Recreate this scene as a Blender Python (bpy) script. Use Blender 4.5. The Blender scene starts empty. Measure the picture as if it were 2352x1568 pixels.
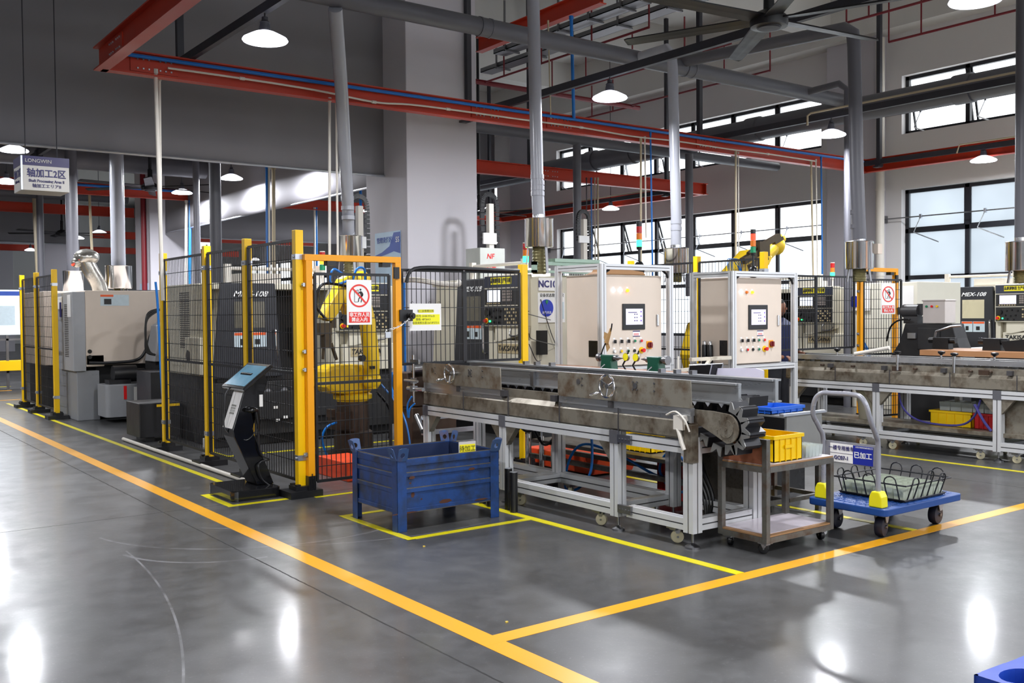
import bpy, bmesh, math, random
from mathutils import Matrix, Vector
random.seed(7)
SC = bpy.context.scene
COL = SC.collection
# ---------------------------------------------------------------- camera
CAMZ = 1.5
YAW, PITCH, ROLL, FPX = 0.92998957, -0.02858458, 0.00813206, 2254.77
_f = Vector((math.cos(PITCH)*math.cos(YAW), math.cos(PITCH)*math.sin(YAW), math.sin(PITCH)))
_r = _f.cross(Vector((0, 0, 1))).normalized()
_d = _f.cross(_r)
_c, _s = math.cos(ROLL), math.sin(ROLL)
_R, _D = _c*_r + _s*_d, -_s*_r + _c*_d
cam = bpy.data.cameras.new('camera')
cam.sensor_width = 36.0
cam.lens = FPX/2352*36.0
cam.clip_end = 200
camo = bpy.data.objects.new('camera', cam)
COL.objects.link(camo)
_M = Matrix((( _R.x, -_D.x, -_f.x), (_R.y, -_D.y, -_f.y), (_R.z, -_D.z, -_f.z))).to_4x4()
_M.translation = Vector((0, 0, CAMZ))
camo.matrix_world = _M
SC.camera = camo
# survey helpers: where a sight line of the photographer meets a known plane of the building
def _ray(x, y): return _R*((x-1176)/FPX) + _D*((y-784)/FPX) + _f
def az(x, y, z=0.0):
    v = _ray(x, y); return Vector((0, 0, CAMZ)) + v*((z-CAMZ)/v.z)
def ax(x, y, X):
    v = _ray(x, y); return Vector((0, 0, CAMZ)) + v*(X/v.x)
def ay(x, y, Y):
    v = _ray(x, y); return Vector((0, 0, CAMZ)) + v*(Y/v.y)
# ---------------------------------------------------------------- view, world, lights
SC.view_settings.view_transform = 'Standard'
SC.view_settings.look = 'None'
SC.view_settings.gamma = 1
SC.view_settings.use_curve_mapping = False
SC.view_settings.exposure = 0.38
cy = SC.cycles
cy.max_bounces = 6; cy.diffuse_bounces = 4; cy.glossy_bounces = 3; cy.transmission_bounces = 4; cy.transparent_max_bounces = 10
cy.caustics_reflective = False; cy.caustics_refractive = False
cy.use_denoising = True
cy.sample_clamp_indirect = 6
cy.use_adaptive_sampling = True; cy.adaptive_threshold = 0.03
W = bpy.data.worlds.new('world'); SC.world = W; W.use_nodes = True
_b = W.node_tree.nodes['Background']
_b.inputs[0].default_value = (0.93, 0.97, 1.0, 1); _b.inputs[1].default_value = 2.3
LAMP_W = 105.0
# ---------------------------------------------------------------- materials
def lin(h):
    if isinstance(h, str):
        h = h.lstrip('#'); c = [int(h[i:i+2], 16)/255 for i in (0, 2, 4)]
    else: c = h
    return tuple((v/12.92 if v <= .04045 else ((v+.055)/1.055)**2.4) for v in c) + (1,)
MATS = {}
def mat(name, col, rough=.5, metal=0., var=.12, scale=6., dirt=None, dirtamt=.5, dirtscale=4., emit=None, estr=0., bump=0., spec=.5, stretch=None, trans=0., alpha=1., rvar=.1, coat=0.):
    m = bpy.data.materials.new(name); m.use_nodes = True; MATS[name] = m
    nt = m.node_tree; N = nt.nodes; L = nt.links
    b = N['Principled BSDF']; c = lin(col)
    b.inputs['Roughness'].default_value = rough; b.inputs['Metallic'].default_value = metal
    b.inputs['Specular IOR Level'].default_value = spec
    b.inputs['Coat Weight'].default_value = coat
    if trans: b.inputs['Transmission Weight'].default_value = trans
    if alpha < 1: b.inputs['Alpha'].default_value = alpha
    tc = N.new('ShaderNodeTexCoord'); mp = N.new('ShaderNodeMapping'); L.new(tc.outputs['Object'], mp.inputs[0])
    if stretch: mp.inputs['Scale'].default_value = stretch
    nz = N.new('ShaderNodeTexNoise'); nz.inputs['Scale'].default_value = scale; nz.inputs['Detail'].default_value = 4
    L.new(mp.outputs[0], nz.inputs['Vector'])
    mx = N.new('ShaderNodeMix'); mx.data_type = 'RGBA'
    mx.inputs[6].default_value = tuple(v*(1-var) for v in c[:3])+(1,); mx.inputs[7].default_value = tuple(min(1, v*(1+var)) for v in c[:3])+(1,)
    L.new(nz.outputs[0], mx.inputs[0]); out = mx.outputs[2]
    if dirt:
        n2 = N.new('ShaderNodeTexNoise'); n2.inputs['Scale'].default_value = dirtscale; n2.inputs['Detail'].default_value = 8; n2.inputs['Roughness'].default_value = .65
        L.new(mp.outputs[0], n2.inputs['Vector'])
        cr = N.new('ShaderNodeValToRGB'); cr.color_ramp.elements[0].position = 1-dirtamt-.12+.05; cr.color_ramp.elements[1].position = min(1, 1-dirtamt+.15)
        L.new(n2.outputs[0], cr.inputs[0])
        m2 = N.new('ShaderNodeMix'); m2.data_type = 'RGBA'; L.new(cr.outputs[0], m2.inputs[0]); L.new(out, m2.inputs[6]); m2.inputs[7].default_value = lin(dirt)
        out = m2.outputs[2]
    L.new(out, b.inputs['Base Color'])
    if rvar:
        mr = N.new('ShaderNodeMapRange'); mr.inputs[3].default_value = max(.02, rough-rvar); mr.inputs[4].default_value = min(1, rough+rvar)
        L.new(nz.outputs[0], mr.inputs[0]); L.new(mr.outputs[0], b.inputs['Roughness'])
    if emit: b.inputs['Emission Color'].default_value = lin(emit); b.inputs['Emission Strength'].default_value = estr
    if bump:
        bp = N.new('ShaderNodeBump'); bp.inputs['Strength'].default_value = bump; bp.inputs['Distance'].default_value = .01
        L.new(nz.outputs[0], bp.inputs['Height']); L.new(bp.outputs[0], b.inputs['Normal'])
    return m
M_ = mat
wall_m = M_('wall_paint', '#dad8d8', .8, var=.03, scale=.6)
ceil_m = M_('ceiling_paint', '#d8d6d2', .85, var=.04, scale=.5)
colm = M_('column_paint', '#c6c3ca', .75, var=.03, scale=.7)
curtain_m = M_('curtain_cloth', '#7d7b80', .8, var=.12, scale=.9, stretch=(1, 1, .35))
red_m = M_('red_steel', '#c03416', .42, var=.12, scale=2, dirt='#7a1c0e', dirtamt=.22)
black_m = M_('black_plastic', '#17171a', .4, var=.15)
dsteel_m = M_('dark_painted_steel', '#33333a', .5, var=.1)
duct_m = M_('grey_pvc', '#5f5f66', .45, var=.1, scale=3)
ductg_m = M_('clear_grey_duct', '#a3a5ae', .22, var=.1, scale=4, stretch=(1, 1, .2))
white_pvc = M_('white_pvc', '#d8d2c8', .4, var=.06)
cream_pvc = M_('cream_conduit', '#b9ab8f', .4, var=.06)
blue_m = M_('blue_pipe', '#0c6cc0', .35, var=.08)
dkred_m = M_('sprinkler_red', '#7a1420', .45, var=.1)
chrome = M_('polished_steel', '#d6d6d8', .16, 1, var=.08, rvar=.06)
steel = M_('steel', '#8d8d90', .35, 1, var=.15)
galv = M_('galvanised', '#c3c7cf', .35, .9, var=.15)
yel_m = M_('yellow_paint', '#f8c600', .38, var=.04, dirt='#c08e14', dirtamt=.16, dirtscale=7)
yel2_m = M_('amber_paint', '#f0a008', .4, var=.06, dirt='#a86410', dirtamt=.28, dirtscale=8)
wire_m = M_('black_wire', '#15151a', .45, var=.1)
dark_m = M_('charcoal_panel', '#26282f', .42, var=.08, scale=10, bump=.05)
blk_m = M_('dark_machine_base', '#1c1c1e', .65, var=.2, dirt='#2e2b28', dirtamt=.4)
cream_m = M_('cream_paint', '#cfc9b6', .45, var=.05, dirt='#a69c80', dirtamt=.25, dirtscale=3)
beige_m = M_('beige_paint', '#d9cabb', .5, var=.05, dirt='#c0ab98', dirtamt=.25, dirtscale=3)
grey_m = M_('grey_paint', '#8c8e92', .5, var=.08, dirt='#5d5d5c', dirtamt=.3)
alu_m = M_('aluminium', '#d2d3d5', .38, .25, var=.06, scale=3, dirt='#8c8880', dirtamt=.28, dirtscale=5)
slot_m = M_('dark_slot', '#3c3a3c', .6)
cap_m = M_('grey_cap', '#56565c', .6)
glass_m = M_('window_pane', '#ffffff', .3)
def setup_pane(m, t, col=(1, 1, 1, 1)):
    nt = m.node_tree; N = nt.nodes; L = nt.links; N.clear()
    o = N.new('ShaderNodeOutputMaterial'); mx = N.new('ShaderNodeMixShader'); tr = N.new('ShaderNodeBsdfTransparent'); tl = N.new('ShaderNodeBsdfTranslucent')
    gl = N.new('ShaderNodeBsdfGlossy'); gl.inputs['Roughness'].default_value = .15; m2 = N.new('ShaderNodeMixShader'); m2.inputs[0].default_value = .06
    nz = N.new('ShaderNodeTexNoise'); nz.inputs['Scale'].default_value = 1.2; mr = N.new('ShaderNodeMapRange'); mr.inputs[3].default_value = t-.06; mr.inputs[4].default_value = t+.1
    tc = N.new('ShaderNodeTexCoord'); L.new(tc.outputs['Object'], nz.inputs['Vector'])
    L.new(nz.outputs[0], mr.inputs[0]); L.new(mr.outputs[0], mx.inputs[0])
    tl.inputs[0].default_value = (.8, .85, .9, 1); tr.inputs[0].default_value = col
    L.new(tl.outputs[0], mx.inputs[1]); L.new(tr.outputs[0], mx.inputs[2]); L.new(mx.outputs[0], m2.inputs[1]); L.new(gl.outputs[0], m2.inputs[2]); L.new(m2.outputs[0], o.inputs[0])
setup_pane(glass_m, .8)
frost_m = M_('frosted_pane', '#ffffff', .3); setup_pane(frost_m, .42, (.85, .92, 1, 1))
frostdim_m = M_('dimmed_frosted_pane', '#ffffff', .3); setup_pane(frostdim_m, .16, (.85, .93, 1, 1)); [setattr(n_.inputs[0], 'default_value', (.17, .19, .21, 1)) for n_ in frostdim_m.node_tree.nodes if n_.type == 'BSDF_TRANSLUCENT']  # frosted pane with its colours darkened to dim the daylight seen through it
wframe_m = M_('window_frame', '#1b1c22', .4)
lampw_m = M_('lamp_white', '#ffffff', .5, emit='#f4f6ff', estr=14)
dish_m = M_('lamp_dish', '#e8e8ee', .4, emit='#f0f2ff', estr=1.6)
# ---------------------------------------------------------------- mesh builder
def frame(axis):
    a = Vector(axis).normalized(); h = Vector((0, 0, 1)) if abs(a.z) < .95 else Vector((1, 0, 0))
    u = a.cross(h).normalized(); return u, a.cross(u).normalized(), a
class MB:
    def __init__(s): s.v = []; s.f = []; s.sm = []; s.mi = []; s.m = 0
    def add(s, vs, fs, sm=False):
        n = len(s.v); s.v += [tuple(v) for v in vs]
        for f in fs: s.f.append(tuple(i+n for i in f)); s.sm.append(sm); s.mi.append(s.m)
        return s
    def bb(s, x0, y0, z0, x1, y1, z1):
        x0, x1 = sorted((x0, x1)); y0, y1 = sorted((y0, y1)); z0, z1 = sorted((z0, z1))
        return s.add([(x, y, z) for z in (z0, z1) for y in (y0, y1) for x in (x0, x1)],
                     [(0, 2, 3, 1), (4, 5, 7, 6), (0, 1, 5, 4), (2, 6, 7, 3), (0, 4, 6, 2), (1, 3, 7, 5)])
    def box(s, c, d, R=None):
        c = Vector(c); vs = []
        for z in (-.5, .5):
            for y in (-.5, .5):
                for x in (-.5, .5):
                    p = Vector((x*d[0], y*d[1], z*d[2])); vs.append(c + (R @ p if R else p))
        return s.add(vs, [(0, 2, 3, 1), (4, 5, 7, 6), (0, 1, 5, 4), (2, 6, 7, 3), (0, 4, 6, 2), (1, 3, 7, 5)])
    def bar(s, a, b, w, h, up=(0, 0, 1)):   # rectangular bar from a to b; w across, h along up
        a = Vector(a); b = Vector(b); d = (b-a).normalized(); u = Vector(up)
        if abs(d.dot(u)) > .99: u = Vector((0, 1, 0))
        r = d.cross(u).normalized(); u = r.cross(d).normalized(); vs = []
        for p in (a, b):
            for i, j in ((-1, -1), (1, -1), (1, 1), (-1, 1)): vs.append(p + r*(i*w/2) + u*(j*h/2))
        return s.add(vs, [(0, 1, 2, 3), (7, 6, 5, 4), (0, 4, 5, 1), (1, 5, 6, 2), (2, 6, 7, 3), (3, 7, 4, 0)])
    def cyl(s, a, b, r, n=14, r2=None, cap=True):
        a = Vector(a); b = Vector(b); u, w, d = frame(b-a); r2 = r if r2 is None else r2; vs = []
        for p, q in ((a, r), (b, r2)):
            for i in range(n): t = 2*math.pi*i/n; vs.append(p + u*(q*math.cos(t)) + w*(q*math.sin(t)))
        s.add(vs, [(i, (i+1) % n, n+(i+1) % n, n+i) for i in range(n)], True)
        if cap: s.add(vs, [tuple(range(n))[::-1], tuple(range(n, 2*n))])
        return s
    def tube(s, pts, r, n=7, closed=False, rf=None):
        P = [Vector(p) for p in pts]; m = len(P); vs = []; pu = None
        for i in range(m):
            d = (P[(i+1) % m] - P[i-1]) if closed else (P[min(i+1, m-1)] - P[max(i-1, 0)])
            if d.length < 1e-9: d = Vector((0, 0, 1))
            d.normalize()
            if pu is None: pu = frame(d)[0]
            u = (pu - d*pu.dot(d)); u = u.normalized() if u.length > 1e-6 else frame(d)[0]; w = d.cross(u); pu = u
            q = r if rf is None else rf(i/(m-1))*r
            for k in range(n): t = 2*math.pi*k/n; vs.append(P[i] + u*(q*math.cos(t)) + w*(q*math.sin(t)))
        fs = []
        for i in range(m if closed else m-1):
            j = (i+1) % m
            for k in range(n): fs.append((i*n+k, i*n+(k+1) % n, j*n+(k+1) % n, j*n+k))
        s.add(vs, fs, True)
        if not closed: s.add(vs, [tuple(range(n))[::-1], tuple(range((m-1)*n, m*n))])
        return s
    def lathe(s, prof, o=(0, 0, 0), ax_=(0, 0, 1), n=24):
        o = Vector(o); u, w, d = frame(ax_); vs = []
        for r, h in prof:
            for k in range(n): t = 2*math.pi*k/n; vs.append(o + d*h + u*(r*math.cos(t)) + w*(r*math.sin(t)))
        fs = [(i*n+k, i*n+(k+1) % n, (i+1)*n+(k+1) % n, (i+1)*n+k) for i in range(len(prof)-1) for k in range(n)]
        return s.add(vs, fs, True)
    def prism(s, pts, o, u, v, w):   # 2D outline pts in (u,v) from o, thickness vector w
        o = Vector(o); u = Vector(u); v = Vector(v); w = Vector(w); n = len(pts)
        a = [o + u*p[0] + v*p[1] for p in pts]; vs = a + [p + w for p in a]
        return s.add(vs, [tuple(range(n)), tuple(range(n, 2*n))[::-1]] + [(i, n+i, n+(i+1) % n, (i+1) % n) for i in range(n)])
    def ball(s, c, r, n=12, sc=(1, 1, 1)):
        c = Vector(c); vs = []; m = n//2
        for i in range(m+1):
            p = math.pi*i/m
            for k in range(n): t = 2*math.pi*k/n; vs.append(c + Vector((r*sc[0]*math.sin(p)*math.cos(t), r*sc[1]*math.sin(p)*math.sin(t), r*sc[2]*math.cos(p))))
        return s.add(vs, [(i*n+k, (i+1)*n+k, (i+1)*n+(k+1) % n, i*n+(k+1) % n) for i in range(m) for k in range(n)], True)
    def quad(s, a, b, c, d): return s.add([a, b, c, d], [(0, 1, 2, 3)])
    def build(s, name, mt, parent=None, bevel=0, kind=None, label=None):
        me = bpy.data.meshes.new(name); me.from_pydata(s.v, [], s.f)
        me.polygons.foreach_set('use_smooth', s.sm)
        ms = mt if isinstance(mt, (list, tuple)) else [mt]
        for x in ms: me.materials.append(x)
        if len(ms) > 1: me.polygons.foreach_set('material_index', s.mi)
        bm = bmesh.new(); bm.from_mesh(me); bmesh.ops.recalc_face_normals(bm, faces=bm.faces); bm.to_mesh(me); bm.free(); me.update()
        if any(s.sm):
            try: me.set_sharp_from_angle(angle=math.radians(40))
            except Exception: pass
        o = bpy.data.objects.new(name, me); COL.objects.link(o)
        if parent: o.parent = parent
        if bevel:
            b = o.modifiers.new('bevel', 'BEVEL'); b.width = bevel; b.segments = 2; b.limit_method = 'ANGLE'; b.angle_limit = math.radians(50)
        if kind: o['kind'] = kind
        if label: o['label'] = label
        return o
def tag(o, label, cat, group=None, kind=None):
    o['label'] = label; o['category'] = cat
    if group: o['group'] = group
    if kind: o['kind'] = kind
    return o
def thing(name, label, cat, loc=(0, 0, 0), rz=0, group=None):
    o = bpy.data.objects.new(name, None); COL.objects.link(o); o.location = loc; o.rotation_euler = (0, 0, rz); o.empty_display_size = .2
    return tag(o, label, cat, group)
KIDS = {}
def dup(root, loc, rz=0, label=None, group=None, scale=None):
    r = root.copy(); COL.objects.link(r); r.location = loc; r.rotation_euler = (0, 0, rz)
    if scale: r.scale = scale
    if label: r['label'] = label
    if group: r['group'] = group
    for ch in list(root.children):
        c = ch.copy(); COL.objects.link(c); c.parent = r
        for g in ch.children:
            d = g.copy(); COL.objects.link(d); d.parent = c
    return r
_FONT = None
def text(s, size, o, u, v, mt, parent, name='lettering', thick=.0015, bold=0., align='CENTER', sx=1., shear=0.):
    """flat lettering with real thickness: o centre, u reading direction, v up"""
    cu = bpy.data.curves.new(name, 'FONT'); cu.body = s; cu.size = size; cu.extrude = thick; cu.align_x = align; cu.align_y = 'CENTER'; cu.offset = bold*size; cu.shear = shear
    cu.resolution_u = 3
    t = bpy.data.objects.new(name, cu); COL.objects.link(t)
    dg = bpy.context.evaluated_depsgraph_get()
    me = bpy.data.meshes.new_from_object(t.evaluated_get(dg)); bpy.data.objects.remove(t)
    u = Vector(u).normalized(); v = Vector(v).normalized(); w = u.cross(v)
    M = Matrix(((u.x*sx, v.x, w.x, o[0]), (u.y*sx, v.y, w.y, o[1]), (u.z*sx, v.z, w.z, o[2]), (0, 0, 0, 1)))
    me.transform(M); me.name = name; me.materials.clear(); me.materials.append(mt)
    ob = bpy.data.objects.new(name, me); COL.objects.link(ob)
    if parent: ob.parent = parent
    return ob
def arc(c, r, a0, a1, n, u, v):
    c = Vector(c); u = Vector(u); v = Vector(v)
    return [c + u*(r*math.cos(math.radians(a0+(a1-a0)*i/n))) + v*(r*math.sin(math.radians(a0+(a1-a0)*i/n))) for i in range(n+1)]
def smooth_path(P, k=4):
    P = [Vector(p) for p in P]; out = []
    for i in range(len(P)-1):
        p0 = P[max(i-1, 0)]; p1 = P[i]; p2 = P[i+1]; p3 = P[min(i+2, len(P)-1)]
        for j in range(k):
            t = j/k; out.append(.5*((2*p1)+(p2-p0)*t+(2*p0-5*p1+4*p2-p3)*t*t+(3*p1-p0-3*p2+p3)*t**3))
    return out+[P[-1]]
X_, Y_, Z_ = Vector((1, 0, 0)), Vector((0, 1, 0)), Vector((0, 0, 1))
# ================================================================ THE SETTING
XW = 18.0
# floor: polished grey concrete with saw-cut joints, scuffs and fine cracks
fm = bpy.data.materials.new('polished_concrete'); fm.use_nodes = True
def _floor(m):
    N = m.node_tree.nodes; L = m.node_tree.links; b = N['Principled BSDF']
    tc = N.new('ShaderNodeTexCoord'); sp = N.new('ShaderNodeSeparateXYZ'); L.new(tc.outputs['Object'], sp.inputs[0])
    def noise(sc, det=6, rg=.6, vec=None):
        n = N.new('ShaderNodeTexNoise'); n.inputs['Scale'].default_value = sc; n.inputs['Detail'].default_value = det; n.inputs['Roughness'].default_value = rg
        L.new(vec or tc.outputs['Object'], n.inputs['Vector']); return n
    def mth(op, a, c=None, d=None):
        n = N.new('ShaderNodeMath'); n.operation = op
        for i, q in enumerate((a, c, d)):
            if q is None: continue
            if isinstance(q, (int, float)): n.inputs[i].default_value = q
            else: L.new(q, n.inputs[i])
        return n.outputs[0]
    def ramp(src, p0, c0, p1, c1):
        r = N.new('ShaderNodeValToRGB'); r.color_ramp.elements[0].position = p0; r.color_ramp.elements[0].color = c0; r.color_ramp.elements[1].position = p1; r.color_ramp.elements[1].color = c1
        L.new(src, r.inputs[0]); return r.outputs[0]
    def mix(f, a, c):
        n = N.new('ShaderNodeMix'); n.data_type = 'RGBA'
        for i, q in ((0, f), (6, a), (7, c)):
            if isinstance(q, (int, float)): n.inputs[i].default_value = q
            elif isinstance(q, tuple): n.inputs[i].default_value = q
            else: L.new(q, n.inputs[i])
        return n.outputs[2]
    big = noise(.45, 8, .62); fine = noise(55, 3, .75); mid = noise(4, 8, .7)
    col = ramp(big.outputs[0], .3, lin('#363636'), .72, lin('#545454'))
    col = mix(mth('MULTIPLY', ramp(mid.outputs[0], .45, (0, 0, 0, 1), .85, (1, 1, 1, 1)), .3), col, lin('#6c6c70'))
    spk = ramp(fine.outputs[0], .6, (0, 0, 0, 1), .78, (1, 1, 1, 1)); col = mix(mth('MULTIPLY', spk, .5), col, lin('#86868a')); pit = ramp(noise(38, 4, .8).outputs[0], .24, (1, 1, 1, 1), .36, (0, 0, 0, 1)); col = mix(mth('MULTIPLY', pit, .6), col, lin('#242424')); stn = ramp(noise(1.1, 9, .75).outputs[0], .5, (0, 0, 0, 1), .72, (1, 1, 1, 1)); col = mix(mth('MULTIPLY', stn, .4), col, lin('#2c2a29'))
    # saw-cut joints
    wob = mth('MULTIPLY', mth('SUBTRACT', noise(9, 3).outputs[0], .5), .012)
    j = None
    for src, p in (('X', 2.32), ('X', -3.7), ('X', 8.35), ('Y', 7.6), ('Y', .6), ('Y', 12.6), ('Y', 18.6)):
        dlt = mth('ABSOLUTE', mth('SUBTRACT', mth('ADD', sp.outputs[src], wob), p)); k = mth('LESS_THAN', dlt, .0055)
        j = k if j is None else mth('MAXIMUM', j, k)
    # curved wheel scuffs
    sc = None
    for cx, cy_, r, wd, x0, x1, yy in ((2.93, 7.19, 1.235, .010, 1.65, 3.4, 7.0), (2.42, 6.5, .72, .012, 1.6, 2.4, 6.4), (3.44, 7.83, 1.447, .007, 2.1, 4.1, 7.0), (-6.72, 6.75, 8.469, .006, .9, 1.9, 6.5), (3.6, 7.6, 1.9, .006, 1.9, 4.4, 6.2)):
        dx = mth('SUBTRACT', sp.outputs['X'], cx); dy = mth('SUBTRACT', sp.outputs['Y'], cy_)
        d = mth('ABSOLUTE', mth('SUBTRACT', mth('SQRT', mth('ADD', mth('MULTIPLY', dx, dx), mth('MULTIPLY', dy, dy))), r))
        g = mth('MULTIPLY', mth('LESS_THAN', d, wd), mth('MULTIPLY', mth('GREATER_THAN', sp.outputs['X'], x0), mth('MULTIPLY', mth('LESS_THAN', sp.outputs['X'], x1), mth('LESS_THAN', sp.outputs['Y'], yy))))
        sc = g if sc is None else mth('MAXIMUM', sc, g)
    scn = mth('MULTIPLY', sc, ramp(noise(3, 5).outputs[0], .35, (0, 0, 0, 1), .65, (1, 1, 1, 1)))
    col = mix(mth('MULTIPLY', scn, .5), col, lin('#a9a9ad'))
    # hairline cracks
    vo = N.new('ShaderNodeTexVoronoi'); vo.feature = 'DISTANCE_TO_EDGE'; vo.inputs['Scale'].default_value = .9
    wv = N.new('ShaderNodeVectorMath'); wv.operation = 'ADD'; nn = noise(2.5, 6); L.new(tc.outputs['Object'], wv.inputs[0]); L.new(nn.outputs[1], wv.inputs[1]); L.new(wv.outputs[0], vo.inputs['Vector'])
    crk = mth('MULTIPLY', mth('MULTIPLY', mth('LESS_THAN', vo.outputs['Distance'], .004), mth('LESS_THAN', sp.outputs['X'], 2.0)), .35)
    col = mix(crk, col, lin('#38383a'))
    col = mix(j, col, lin('#161616'))
    L.new(col, b.inputs['Base Color'])
    r = N.new('ShaderNodeMapRange'); r.inputs[1].default_value = .3; r.inputs[2].default_value = .7; r.inputs[3].default_value = .28; r.inputs[4].default_value = .42
    L.new(mid.outputs[0], r.inputs[0]); L.new(mth('ADD', r.outputs[0], mth('MULTIPLY', j, .5)), b.inputs['Roughness'])
    bp = N.new('ShaderNodeBump'); bp.inputs['Strength'].default_value = .12; bp.inputs['Distance'].default_value = .004
    L.new(noise(14, 5).outputs[0], bp.inputs['Height']); L.new(bp.outputs[0], b.inputs['Normal'])
    b.inputs['Specular IOR Level'].default_value = .5; b.inputs['Coat Weight'].default_value = .24; b.inputs['Coat Roughness'].default_value = .13
_floor(fm)
MB().bb(-14, -12, -.3, XW+.3, 62, 0).build('floor', fm, kind='structure')
MB().bb(-14, -12, 8.2, XW+.3, 62, 8.5).build('ceiling', ceil_m, kind='structure')
for x in (-2.9, 7.7):
    MB().bb(x-.3, -12, 7.3, x+.3, 62, 8.2).build('ceiling_beam', ceil_m, kind='structure')
MB().bb(XW-.5, -12, 7.0, XW, 62, 8.2).build('ceiling_beam', ceil_m, kind='structure')
for y in (-11.4, .6, 4.6, 8.6, 12.6, 16.6, 20.6, 24.6, 30.6, 36.6, 48):
    MB().bb(-14, y-.2, 7.5 if (y-.6) % 12 else 7.2, XW-.5, y+.2, 8.2).build('ceiling_beam', ceil_m, kind='structure')
# right wall with strip windows above and tall windows below
WY0, WP, WW, NB = 12.98, 10.87, 8.95, 7
bays = [WY0 + WP*(k-2) for k in range(NB)]
bays = [-9.79, 2.15, 12.98, 24.85, 36.8, 48.7]
LZ0, LZ1, UZ0, UZ1 = .9, 3.9, 5.0, 6.15
w = MB(); prev = -12
for z0, z1 in ((0, LZ0), (LZ1, UZ0), (UZ1, 8.2)): w.bb(XW, -12, z0, XW+.3, 62, z1)
edges = []
for y in bays:
    w.bb(XW, prev, LZ0, XW+.3, y, LZ1); w.bb(XW, prev, UZ0, XW+.3, y, UZ1); prev = y+WW
w.bb(XW, prev, LZ0, XW+.3, 62, LZ1); w.bb(XW, prev, UZ0, XW+.3, 62, UZ1)
w.build('wall_right', wall_m, kind='structure')
MB().bb(-14.3, -12, 0, -14, 62, 8.2).build('wall_left', wall_m, kind='structure')
MB().bb(-14, 62, 0, XW, 62.3, 8.2).build('wall_back', wall_m, kind='structure')
# front wall behind the photographer has its own strip windows
w = MB(); w.bb(-14, -12.3, 0, XW, -12, .9); w.bb(-14, -12.3, 4.0, XW, -12, 5.0); w.bb(-14, -12.3, 6.2, XW, -12, 8.2)
for x0, x1 in ((-14, -12), (-4, -2), (6, 8), (16, 18)):
    w.bb(x0, -12.3, .9, x1, -12, 4.0); w.bb(x0, -12.3, 5.0, x1, -12, 6.2)
w.build('wall_front', wall_m, kind='structure')
n = 0
def window(y0, y1, z0, z1, zs, nm, open_k=(), glass=glass_m, rod=None):
    global n; n += 1
    fr = MB(); t = .07; X0, X1 = XW+.14, XW+.22
    fr.bb(X0, y0, z0, X1, y1, z0+t); fr.bb(X0, y0, z1-t, X1, y1, z1); fr.bb(X0, y0, z0, X1, y0+t, z1); fr.bb(X0, y1-t, z0, X1, y1, z1)
    st = (y1-y0)/nm
    for k in range(1, nm): fr.bb(X0, y0+k*st-t*.6, z0, X1, y0+k*st+t*.6, z1)
    for z in zs: fr.bb(X0, y0, z-t*.6, X1, y1, z+t*.6)
    o = fr.build('window_%d' % n, wframe_m, kind='structure')
    rows = [z0] + list(zs) + [z1]
    for r_ in range(len(rows)-1):
        for k in range(nm):
            a, b_ = y0+k*st, y0+(k+1)*st; za, zb = rows[r_], rows[r_+1]
            top = r_ == len(rows)-2
            if top:
                g = .30 if k in open_k else 0.0
                s_ = MB(); dx = g*1.0
                def P(y, z): f_ = (zb-z)/(zb-za); return Vector((XW+.17+dx*f_, y, z))
                ya, yb, z2, z3 = a+.05, b_-.05, za+.05, zb-.05
                for p, q in ((P(ya, z2), P(ya, z3)), (P(yb, z2), P(yb, z3)), (P(ya, z2), P(yb, z2)), (P(ya, z3), P(yb, z3))): s_.bar(p, q, .035, .035)
                so = s_.build('sash', wframe_m, o)
                MB().quad(P(ya, z2), P(yb, z2), P(yb, z3), P(ya, z3)).build('pane', glass, so)
            else:
                MB().quad((XW+.18, a, za), (XW+.18, b_, za), (XW+.18, b_, zb), (XW+.18, a, zb)).build('pane', frostdim_m if glass is frostdim_m else frost_m, o)
    return o
for i, y in enumerate(bays):
    far = i > 3
    window(y, y+WW, LZ0, LZ1, (2.15, 3.08), 7, (5, 4, 3) if i == 2 else (), frostdim_m if i == 1 else (frost_m if i == 0 else glass_m))
    window(y, y+WW, UZ0, UZ1, (), 7, (5, 6) if i == 1 else ((5, 3) if i == 2 else ()))
# window opener rods with little arms
for i, (y0, z, lab) in enumerate(((2.15, 5.38, 'thin steel opener rod along the upper windows at right'), (2.15, 3.33, 'thin steel opener rod across the tall windows at right'), (12.98, 5.38, 'thin steel opener rod along the upper windows behind the large grey pipe'), (12.98, 3.33, 'thin steel opener rod across the tall windows behind the cabinets'))):
    t = thing('window_opener', lab, 'window opener', (XW-.12, y0, z))
    m = MB(); m.cyl((0, -.1, 0), (0, WW+(.35 if z < 5 else .55), 0), .012, 8); m.build('rod', steel, t)
    yk = WW+(.35 if z < 5 else .55); m = MB(); m.bb(-.03, yk-.05, -.07, .14, yk+.05, .07); m.cyl((.02, yk, 0), (.02, yk, -z+.05), .012, 6); m.build('crank_box', steel, t)
    for k in range(7):
        yk = (k+.62)*WW/7
        m = MB(); m.box((0, yk, 0), (.05, .04, .08)); m.cyl((0, yk, 0), (.02, yk+.16, -.3), .008, 6); m.cyl((.02, yk+.16, -.3), (.3, yk-.2, -.5), .012, 6); m.build('arm', galv, t)
# columns
for (x, y) in ((7.14, 12.02), (7.14, 24.0), (7.14, 36.0), (7.14, 48.0), (7.14, 0.0-6), (-4.5, 24.0), (-4.5, 36.0), (-4.5, 48)):
    if (x, y) == (7.14, -6): y = -6
    MB().bb(x, y, 0, x+1.2, y+1.2, 8.2).build('column', colm, kind='structure', bevel=.01)
for y in (11.45, 22.6, 35.0): MB().bb(XW-.28, y, 0, XW+.01, y+1.2, 8.2).build('pilaster', colm, kind='structure', bevel=.01)
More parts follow.
